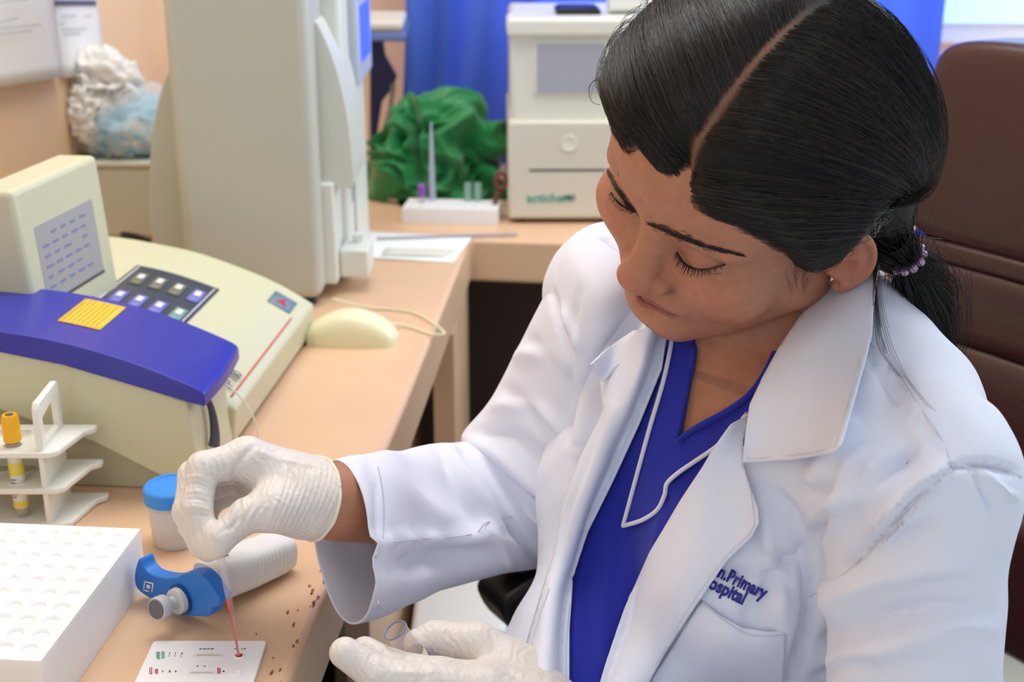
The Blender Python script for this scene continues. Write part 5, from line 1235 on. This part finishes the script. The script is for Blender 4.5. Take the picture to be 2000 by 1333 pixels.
# rolled cuff bead and short cuff
u_ = (_a - _b) / np.linalg.norm(_a - _b); v_ = np.cross(CRn, u_); ths = np.linspace(0, 2 * math.pi, 73); dirs = np.cos(ths)[:, None] * u_ + np.sin(ths)[:, None] * v_; lo_r = np.full(73, .005); hi_r = np.full(73, .09)
for _ in range(18):
    m = (lo_r + hi_r) / 2; v = gloveR(CRc - CRn * .0015 + dirs * m[:, None]); lo_r = np.where(v < 0, m, lo_r); hi_r = np.where(v < 0, hi_r, m)
bp_ = CRc - CRn * .0012 + dirs * (lo_r * (1 + .012 * np.sin(5 * ths) + .008 * np.sin(11 * ths)))[:, None]
obj('cuff_bead', tube(bp_, .0014, 8, caps=False), mat('cream_latex_bead', (236, 230, 206), 0.45), gr_)
# left hand, palm up, holding a tube
def PL(x, y, d): return P(x, y, d - .024)     # the lower hand sits just in front of the coat
def gloveL(p):
    wl = WL
    d = chain(p, [wl + (EL - WL) * .35, wl,  PL(1040, 1398, .955)], [.0300, .0285, .029])
    d = smin(d, chain(p, [PL(1042, 1392, .95),  PL(950, 1352, .945)], [.025, .020]), .014)
    d = smin(d, chain(p, [PL(1050, 1398, .97),  PL(960, 1345, .965)], [.024, .019]), .014)
    d = smin(d, chain(p, [PL(1075, 1388, .975),  PL(1000, 1310, .985)], [.024, .019]), .014)
    th = chain(p, [PL(1015, 1310, .984),  PL(930, 1256, .990),  PL(850, 1250, .992),  PL(818, 1258, .988)], [.0185, .0150, .0132, .0112])
    d = smin(d, th, .008)
    fs = [chain(p, [PL(950, 1350, .945),  PL(830, 1336, .935),  PL(735, 1318, .93),  PL(674, 1276, .93)], [.0165, .0135, .0122, .0108]),
          chain(p, [PL(960, 1338, .962),  PL(860, 1322, .955),  PL(770, 1304, .953),  PL(712, 1272, .955)], [.0155, .0130, .0115, .0100]),
          chain(p, [PL(970, 1360, .975),  PL(870, 1350, .975),  PL(790, 1330, .975),  PL(745, 1300, .975)], [.0145, .0120, .0105, .0092]),
          chain(p, [PL(985, 1380, .985),  PL(900, 1385, .99),  PL(850, 1370, .99),  PL(815, 1345, .99)], [.013, .0105, .0092, .0082])]
    f = fs[0]
    for g in fs[1:]: f = smin(f, g, .0016)
    return smin(d, f, .006)
cl =  PL(880, 1320, .96)
Vl, Fl = sdf_mesh(gloveL, cl - [.105, .10, .085], cl + [.17, .11, .085], .0014 * QH)
Nl = vert_normals(Vl, Fl)
Vl = strokes(Vl, Nl, [([(690, 1255), (700, 1280), (696, 1310)], 4, -1), ([(720, 1290), (735, 1310), (728, 1333)], 3, .9), ([(745, 1295), (752, 1315), (745, 1333)], 3, -.9), ([(800, 1300), (812, 1318), (806, 1333)], 3, 1), ([(820, 1298), (832, 1315), (826, 1333)], 3, -1), ([(835, 1297), (850, 1310), (860, 1333)], 3, 1), ([(870, 1232), (880, 1255), (870, 1280)], 4, -1), ([(960, 1236), (965, 1262), (950, 1285)], 4, -.9), ([(930, 1290), (970, 1300), (1010, 1325), (1030, 1345)], 4, -1.6), ([(760, 1310), (800, 1315), (860, 1312)], 6, 1)])
gl_ = meshobj('glove', Vl, Fl, latex, pe); gl_['label'] = 'white latex glove held palm up around a sample tube'

# sample tube in the left hand
ta_, tb_ =  PL(772, 1232, .955),  PL(822, 1300, .972)
tv2 = tb_ - ta_; L_ = np.linalg.norm(tv2); tx = tv2 / L_
st = thing('sample_tube', 'open clear sample tube with purple label held in the lower gloved hand', 'sample tube', tb_)
r0 = .0085
obj('tube', lathe([(r0, 0.0), (r0 + .0006, .0008), (r0, .002), (r0, L_ + .02), (r0 * .7, L_ + .026), (0, L_ + .028)], 32, ta_, tx, caps=False), mat('clear_tube_glass', (232, 214, 206), 0.08, alpha=0.42, spec=0.8), st)
obj('rim', tube([ta_ + frame(tx)[1] * (r0) * math.cos(a) + frame(tx)[2] * r0 * math.sin(a) for a in np.linspace(0, 2 * math.pi, 33)], .0007, 8, caps=False), mat('tube_rim', (128, 132, 164), 0.2, alpha=0.9), st)
lb2 = obj('paper_label', lathe([(r0 + .0004, L_ * .66), (r0 + .0005, L_ * .66), (r0 + .0005, L_ * .98), (r0 + .0004, L_ * .98)], 32, ta_, tx, caps=False), mat('label_white', (228, 226, 214), 0.6), st)
obj('label_band', lathe([(r0 + .0008, L_ * .86), (r0 + .0008, L_ * 1.2)], 32, ta_, tx, caps=False), mat('violet_label', (96, 64, 150), 0.4), st)
# ---------------------------------------------------------------- hair
hr_ = np.random.default_rng(11)
hairm = mat('dark_brown_black_hair', (30, 25, 23), 0.38, spec=0.5); strandm = vcol_mat('hair_strand_tones', 0.34, spec=0.6); 
capm = vcol_mat('scalp_under_hair', 0.6, spec=0.3)
lo = H(0, -.095, .03) - .165; hi = H(0, -.095, .03) + .165
def hair_cut(p): return hair_sdf(p)
Vq, Fq_ = sdf_mesh(hair_sdf, lo, hi, .0026 * QH, 2)
ql = loc(Vq); ptm = np.exp(-((ql[:, 0] - PARTX - .1 * np.clip(ql[:, 1] + .02, -.2, 0)) / .0026) ** 2) * np.clip((ql[:, 2] - .06) / .02, 0, 1) * np.clip((ql[:, 1] + .125) / .05, 0, 1)
zl_, _a = hairline(ql); em = np.clip(1 - (ql[:, 2] - zl_) / .009 + .35 * vnoise(ql * 700), 0, 1) * (_a < 70)
dk = np.array(lin((13, 11, 11))); sc = np.array(lin((138, 98, 76))); mk = np.clip(np.maximum(ptm * .8, em * .9), 0, 1)[:, None]
hp_ = meshobj('hair', Vq, Fq_, capm, pe, colors=dk * (1 - mk) + sc * mk); hp_['label'] = 'black hair parted and tied back'
def hair_r(dirs):
    """radius along local directions (from local centre) where the hair surface lies"""
    c0 = np.array([0, -.085, .030]); a = np.full(len(dirs), .03); b = np.full(len(dirs), .20)
    for _ in range(16):
        m = (a + b) / 2; p = HO + ((c0 + dirs * m[:, None]) * HS) @ HM.T; v = hair_sdf(p, True); ins = v < 0; a = np.where(ins, m, a); b = np.where(ins, b, m)
    return c0, (a + b) / 2
def nrm(v): return v / (np.linalg.norm(v, axis=-1, keepdims=True) + 1e-12)
def strands(n, kind):
    c0 = np.array([0, -.085, .030]); q = []
    while len(q) < n:
        m = 4000
        if kind == 'part':
            y = hr_.uniform(-.150, .004, m); s = np.where(hr_.random(m) < .5, -1, 1); x = PARTX + .1 * np.clip(y + .02, -.2, 0) + s * (.001 + abs(hr_.normal(0, .004, m))); d = np.stack([x, y + .085, np.full(m, .085)], 1)
        elif kind == 'line':
            az = np.radians(hr_.uniform(-70, 70, m)); z = np.interp(np.abs(np.degrees(az)), ZL[:, 0], ZL[:, 1]) + abs(hr_.normal(0, .008, m)) - .001; d = np.stack([np.sin(az) * .078, np.cos(az) * .088, z - .030], 1)
        else:
            d = hr_.normal(0, 1, (m, 3))
        d = nrm(d); c0, r = hair_r(d); pq = c0 + d * r[:, None]; zl, az = hairline(pq); k = pq[:, 2] > zl - .0015
        q += list(np.c_[d[k], np.sign(pq[k][:, 0] - PARTX - .1 * np.clip(pq[k][:, 1] + .02, -.2, 0))])
    q = np.array(q[:n]); d0 = q[:, :3]; sd_ = q[:, 3]; sd_[sd_ == 0] = 1
    tie = np.where(sd_[:, None] > 0, nrm(TIE - c0)[None], nrm(np.array([-.030, -.19, -.060]) - c0)[None])
    jit = hr_.normal(0, .05, (n, 3)); mid = nrm(np.stack([sd_ * .80, -.42 + 0 * sd_, np.where(sd_ > 0, .30, .20)], 1) + jit)
    w = np.clip((d0 * mid).sum(1), 0, 1)[:, None]; mid = nrm(mid * (1 - .5 * w) + (d0 + tie) * .5 * w)
    T = np.linspace(0, 1, 22)[:, None, None]; Pth = nrm((1 - T) ** 2 * d0 + 2 * T * (1 - T) * mid + T * T * nrm(tie + hr_.normal(0, .06, (n, 3))))
    S = Pth.reshape(-1, 3); c0, r = hair_r(S); r = r.reshape(22, n); wob = hr_.normal(0, 1, n); ph = hr_.random(n) * 6
    lift = (.0009 + .0014 * hr_.random(n) ** 2)[None] * np.ones((22, 1)) + .0005 * np.sin(T[:, :, 0] * 14 + ph)
    fly = (hr_.random(n) < .035); lift = lift + fly[None] * np.sin(T[:, :, 0] * 3.1) * hr_.uniform(.002, .008, n)[None]
    lift[0] = -.0005
    Lp = c0 + Pth * (r + lift)[:, :, None]
    fl = Lp.reshape(-1, 3); zl, az = hairline(fl); bad = ((az > 68) & (az < 118) & (fl[:, 2] < zl - .001) & (fl[:, 0] > 0)).reshape(22, n)[:19].any(0)
    Lp = Lp[:, ~bad]
    return HO + (Lp * HS) @ HM.T
TIE = loc(P(1772, 505, .935)[None])[0]
def ribbon(Pt, r0, r1):
    """many thin three-sided strands -> one mesh"""
    L, n = Pt.shape[:2]; T = nrm(np.gradient(Pt, axis=0)); a = nrm(np.cross(T, np.array([.3, .5, .8]))); b = np.cross(T, a); R_ = np.linspace(0, 1, L)[:, None]; rad = (r0 * (1 - R_ ** 3) + r1 * R_ ** 3)[..., None]; V = []
    for k in range(3): th = 2.094 * k; V.append(Pt + (a * math.cos(th) + b * math.sin(th)) * rad)
    V = np.stack(V, 2).transpose(1, 0, 2, 3).reshape(-1, 3)    # n, L, 3
    i = (np.arange(n)[:, None, None] * L + np.arange(L - 1)[None, :, None]) * 3; k = np.arange(3)[None, None]; k2 = (k + 1) % 3
    return V, np.stack([i + k, i + k2, i + 3 + k2, i + 3 + k], -1).reshape(-1, 4)
G = [strands(5200, 'part'), strands(3400, 'line'), strands(4800, 'all')]
fr_ = strands(1500, 'line'); fr_ = fr_[:5]; fr_[0] = fr_[0] + (fr_[0] - fr_[1]) * hr_.uniform(0, .5, (1, fr_.shape[1], 1))
Vr, Fr = ribbon(np.concatenate(G, 1), .00017, .00008)
nS = len(Vr) // 66; tn = hr_.random(nS) ** 3; tone = np.array(lin((15, 13, 14)))[None] * (1 - tn[:, None]) + np.array(lin((66, 54, 46)))[None] * tn[:, None]
o = meshobj('hair_strands', Vr, Fr, strandm, hp_, colors=np.repeat(tone, 66, 0)); o['kind'] = 'stuff'
# ponytail below the tie, falling behind the collar
T0 = P(1772, 505, .935); pts_ = spline([P(1745, 470, .925), T0, P(1800, 550, .955), P(1822, 600, .985), P(1825, 680, 1.02), P(1815, 780, 1.05)], 5); nP = 900
off = hr_.normal(0, 1, (nP, 3)) * .0055; prf = np.interp(np.linspace(0, 1, len(pts_)), [0, .2, .45, .8, 1], [1.8, .9, 1.9, 1.5, .5])
PT = pts_[:, None] + off[None] * prf[:, None, None] + .0015 * np.sin(np.linspace(0, 9, len(pts_))[:, None, None] + hr_.random((1, nP, 3)) * 6)
V1_, F1_ = ribbon(PT, .00022, .0001); Vx, Fx = ribbon(fr_, .00011, .00005); meshobj('hairline_strands', Vx, Fx, hairm, hp_)['kind'] = 'stuff'
obj_ = meshobj('ponytail', np.r_[V1_, tube(pts_, .0068 * prf, 14)[0]], np.r_[F1_, np.array([f for f in tube(pts_, .0068 * prf, 14, caps=False)[1]]) + len(V1_)], hairm, hp_)
gm_ = tube(spline([H(.045, -.185, -.010), P(1735, 450, .935), T0], 5), [.030, .028, .026, .023, .020, .018, .016, .014, .012, .010, .009], 20); obj('gathered_hair', gm_, hairm, hp_); obj('gathered_hair', tube(spline([H(.052, -.125, -.022), H(.050, -.150, -.052), P(1750, 500, .945), T0], 5), np.linspace(.022, .010, 16), 20), hairm, hp_)
# beaded hair tie
tie_m = mat('mauve_bead', (190, 160, 190), 0.15, spec=0.8, alpha=0.9)
td = pts_[8] - pts_[4]; d_, u_, v_ = frame(td); gs = []
for k in range(11):
    a = 2 * math.pi * k / 11; gs.append(sph(T0 + (u_ * math.cos(a) + v_ * math.sin(a)) * .0115, .0032, 12, 8))
tg = obj('hair_tie', tube([T0 + (u_ * math.cos(a) + v_ * math.sin(a)) * .0095 for a in np.linspace(0, 6.2832, 25)], .0022, 8, caps=False), mat('mauve_band', (120, 84, 110), 0.6), hp_)
for g in gs: obj('bead', g, tie_m, tg)
# loose wisps traced in the picture
brw = mat('loose_hair_brown', (70, 54, 38), 0.4)
W_ = [([(1192, 158), (1172, 153), (1156, 162), (1150, 182), (1158, 200), (1172, 205)], .90, .00035), ([(1186, 156), (1162, 158), (1148, 172)], .90, .0002), ([(1175, 150), (1160, 166), (1154, 190)], .90, .00015)]
for k in range(16):
    a = hr_.normal(0, 5); W_.append(([(1704 + a * .5, 478), (1710 + a, 540), (1712 + a * 1.5, 590 + a), (1718 + a * 2, 640), (1732 + a * 3, 690 + a), (1765 + a * 2, 740 + a), (1800 + a * 4, 790 + 2 * a)][:4 + k % 4], .792, .00022))
for k in range(14):
    y = 190 + 22 * k; a = hr_.normal(0, 8); W_.append(([(1780 + a, y), (1812, y + a * .7), (1836 + abs(a), y + 20 + a), (1850 + a, y + 45 + a)], .90, .00013))
for k in range(14):
    a = hr_.normal(0, 9); W_.append(([(1640, 455 + a), (1700, 450 + a), (1740 + a, 440 + a), (1775 + a, 420 + 2 * a)], .85, .00014))
vs, fs, n0 = [], [], 0
for px, d, r in W_:
    sp_ = spline(px, 6); pp_ = []
    for i, (x, y) in enumerate(sp_):
        dd = d
        if d < .80:
            h = cast(x, y, COLT) or cast(x, y, COAT); dd = (project(h[0][None])[0, 2] - .006) if h else (pp_[-1][1] if pp_ else .895); dd = min(dd, .895) if not pp_ else dd
        pp_.append((P(x, y, dd), dd))
    g = tube([a for a, _ in pp_], np.linspace(r, r * .5, len(pp_)), 5)
    vs.append(g[0]); fs += [tuple(i + n0 for i in f) for f in g[1]]; n0 += len(g[0])
o = obj('loose_strands', (np.concatenate(vs), fs), brw, hp_); o['kind'] = 'stuff'
# brows and lashes
def skinpt(x, y, lift=.0003):
    h = cast(x, y, BODY); return None if h is None else h[0] + h[1] * lift * (1 if h[1] @ ray(x, y) < 0 else -1)
def brow(line, wpx, n, name, seed):
    r_ = np.random.default_rng(seed); s = spline(line, 10); gs, fs, n0 = [], [], 0
    for k in range(n):
        t = r_.random() ** .8; i = t * (len(s) - 2); j = int(i); p = s[j] + (s[j + 1] - s[j]) * (i - j); d = s[min(j + 3, len(s) - 1)] - s[max(j - 3, 0)]; d /= np.linalg.norm(d) + 1e-9; nn = np.array([-d[1], d[0]])
        wd = wpx * (1 - .82 * t ** 1.5) * min(1, .25 + t * 3); p = p + nn * r_.normal(0, .33) * wd
        L = 15 * (1 - .3 * t); q = [p, p + (d + nn * r_.normal(-.15, .12)) * L * .5, p + (d + nn * r_.normal(-.05, .1)) * L]; Q = [skinpt(*a, .0004 + .0004 * m_) for m_, a in enumerate(q)]
        if any(a is None for a in Q): continue
        g = tube(Q, [.00022, .00018, .00006], 4); gs.append(g[0]); fs += [tuple(a + n0 for a in f) for f in g[1]]; n0 += len(g[0])
    o = obj(name, (np.concatenate(gs), fs), mat('brow_hair', (48, 36, 32), 0.5), pe); return o
brow([(1262, 434), (1300, 450), (1350, 470), (1400, 486), (1450, 498)], 12, 420, 'eyebrow', 1)
brow([(1246, 418), (1228, 398), (1205, 366), (1190, 335), (1182, 308)], 9, 260, 'eyebrow', 2)
def lashes(roots, tips, n, seed):
    r_ = np.random.default_rng(seed); A_ = spline(roots, 12); B_ = spline(tips, 12); gs, fs, n0 = [], [], 0
    for k in range(n):
        t = (k + .5) / n; i = int(t * (len(A_) - 1)); a = A_[i]; b = B_[i] + r_.normal(0, 2.0, 2); s0 = skinpt(*a)
        if s0 is None: continue
        dd = project(s0[None])[0, 2]; q = [s0, P(*(a + (b - a) * .5 + [0, 1.5]), dd - .0045), P(*b, dd - .006)]
        g = tube(q, [.00028, .00020, .00005], 4); gs.append(g[0]); fs += [tuple(c + n0 for c in f) for f in g[1]]; n0 += len(g[0])
    g = tube([skinpt(*a, .0004) for a in A_], .0006, 5); gs.append(g[0]); fs += [tuple(c + n0 for c in f) for f in g[1]]
    return obj('eyelashes', (np.concatenate(gs), fs), hairm, pe)
lashes([(1322, 492), (1330, 506), (1342, 518), (1360, 525), (1380, 526), (1400, 521), (1416, 516)], [(1314, 505), (1322, 520), (1334, 536), (1354, 543), (1382, 539), (1404, 528), (1420, 520)], 46, 4)
lashes([(1240, 412), (1228, 408), (1214, 400), (1202, 388), (1194, 376)], [(1232, 418), (1218, 416), (1204, 408), (1192, 395), (1186, 380)], 26, 5)

# downy hairs in front of the ear
gs, fs, n0 = [], [], 0
for k in range(34):
    x0, y0 = hr_.uniform(1535, 1580), hr_.uniform(515, 550); q = [(x0, y0), (x0 - hr_.uniform(-2, 6), y0 + hr_.uniform(8, 16)), (x0 + hr_.uniform(-4, 8), y0 + hr_.uniform(18, 34))]
    Q = [skinpt(*a, .0005) for a in q]
    if any(a is None for a in Q): continue
    g = tube(Q, [.00008, .00006, .00003], 4); gs.append(g[0]); fs += [tuple(c + n0 for c in f) for f in g[1]]; n0 += len(g[0])
if gs: obj('sideburn_strands', (np.concatenate(gs), fs), hairm, hp_)['kind'] = 'stuff'
# ================================================================ OFFICE CHAIR
leather = mat('maroon_leather', (60, 29, 31), 0.30, spec=0.5, coat=0.15, bump=0.2, bscale=120)
highlight_m = mat('highlight_strip_metal', (190, 190, 200), 0.15, 1.0)  # bright metal only for the added highlight strip
cB = HP * [1, 1, 0] - Ft * .11 - Lt * .06                       # seat centre on the floor plan
chd = thing('office_chair', 'high-backed maroon leather office chair with ribbed back behind the woman', 'chair', cB)
def CH_(g): return xf(g, TM, cB)        # local: x = her left, y = forward, z = up
def cushion(x0, x1, y0, y1, z0, z1, r=.03, nx=22, ny=22, bulge=.015, pw=4):
    V, F = sph((0, 0, 0), 1.0, 48, 28); V = np.sign(V) * np.abs(V) ** (2 / pw); V /= np.abs(V).max(0); c = np.array([(x0 + x1) / 2, (y0 + y1) / 2, (z0 + z1) / 2]); h = np.array([(x1 - x0) / 2, (y1 - y0) / 2, (z1 - z0) / 2]); return V * h + c, F
seat = obj('seat', CH_(cushion(-.26, .26, -.25, .25, .37, .455)), leather, chd)
# back: pillowed segments between horizontal seams, leaning back
def back_pad(z0, z1, w, name='backrest', y=-.31):
    g = cushion(-w, w, y - .045, y + .045, z0, z1, pw=9 if z1 > 1.1 else 6); V = g[0].copy(); V[:, 1] -= (V[:, 2] - .45) * .16; V[:, 1] += .25 * V[:, 0] ** 2; return obj(name, CH_((V, g[1])), leather, chd)
for z0, z1 in ((.48, .64), (.64, .80), (.795, .885), (.88, .905), (.90, 1.125)): back_pad(z0, z1, .285)
sh = cushion(-.295, .295, -.37, -.33, .46, 1.125, pw=7); V = sh[0].copy(); V[:, 1] -= (V[:, 2] - .45) * .16 ; V[:, 1] += .25 * V[:, 0] ** 2
obj('back_shell', CH_((V, sh[1])), mat('dark_leather', (58, 30, 34), 0.35), chd)
tr = [(x,  -.300 - (1.12 - .45) * .16 + .25 * x * x, 1.112) for x in np.linspace(-.27, .27, 20)]
obj('top_highlight_strip', CH_(tube(tr, .004, 8)), highlight_m, chd)  # bright strip added for the highlight along the chair top
for s in (-1, 1):
    x = s * .30
    rail = spline([(x, -.22, .455), (x, -.24, .56), (x, -.17, .650), (x, 0.0, .665), (x, .16, .640), (x, .215, .59), (x, .20, .50), (x * .95, .12, .42)], 6)
    side = spline([(-.24, .645), (-.05, .650), (.13, .640), (.200, .625), (.220, .602), (.18, .552), (.08, .540), (-.05, .56), (-.15, .52), (-.22, .44), (-.27, .44), (-.27, .60)], 6, closed=True)
    f_ = obj('armrest', CH_(prism([(a[0], a[1] - .036 + (.02 if a[1] < .56 and a[0] > -.12 else 0)) for a in side], x - .030, x + .030, 0)), blackp, chd, bevel=.012, seg=3)
    obj('arm_bracket', CH_(tube([(x, .04, .55), (x * .96, .08, .46), (x * .8, .08, .40)], .016, 10)), darkg, f_)
    g = cushion(x - .034, x + .034, -.19, .220, .628, .690, pw=3.5); V = g[0].copy(); V[:, 2] -= .9 * np.clip(V[:, 1] - .10, 0, 1) ** 2 + .6 * np.clip(-V[:, 1] - .06, 0, 1) ** 2
    V[:, 2] -= .030; obj('arm_pad', CH_((V, g[1])), leather, f_)
obj('gas_column', CH_(lathe([(.03, .08), (.03, .22), (.02, .22), (.02, .38)], 20)), blackp, chd)
for k in range(5):
    a = 2 * math.pi * k / 5; d = np.array([math.cos(a), math.sin(a), 0]); l_ = obj('leg', CH_(tube([d * .02 + [0, 0, .10], d * .28 + [0, 0, .065]], [.026, .016], 10)), blackp, chd)
    obj('castor', CH_(lathe([(.012, -.012), (.028, -.010), (.028, .010), (.012, .012)], 20, tuple(d * .28 + [0, 0, .0285]), (-d[1], d[0], 0))), blackp, l_)
# ---------------------------------------------------------------- trousers and shoes (below the frame, for the chair and floor)
def leg_sdf(p):
    d = None
    for s in (-1, 1):
        hip = HP + Lt * s * .09 + [0, 0, .02]; kn_ = hip + Ft * .41 + Lt * s * .03 + [0, 0, -.01]; an = kn_ + Ft * .02 - [0, 0, .40]
        c = cone(p, hip, kn_, .078, .058); c = smin(c, cone(p, kn_, an, .058, .050), .02); d = c if d is None else smin(d, c, .01)
    return np.maximum(d, .11 - p[:, 2])
Vt, Ft_ = sdf_mesh(leg_sdf, (-.30, .45, .09), (.50, 1.20, .64), .008, 2); meshobj('trousers', Vt, Ft_, blue, pe)
for s in (-1, 1):
    an = HP + Lt * s * .12 + Ft * .43 - [0, 0, .015]; an = np.array([an[0], an[1], 0.0])
    g = cushion(-.045, .045, -.07, .18, .0, .09, pw=3); obj('shoe', xf(g, TM, an), blackp, pe)
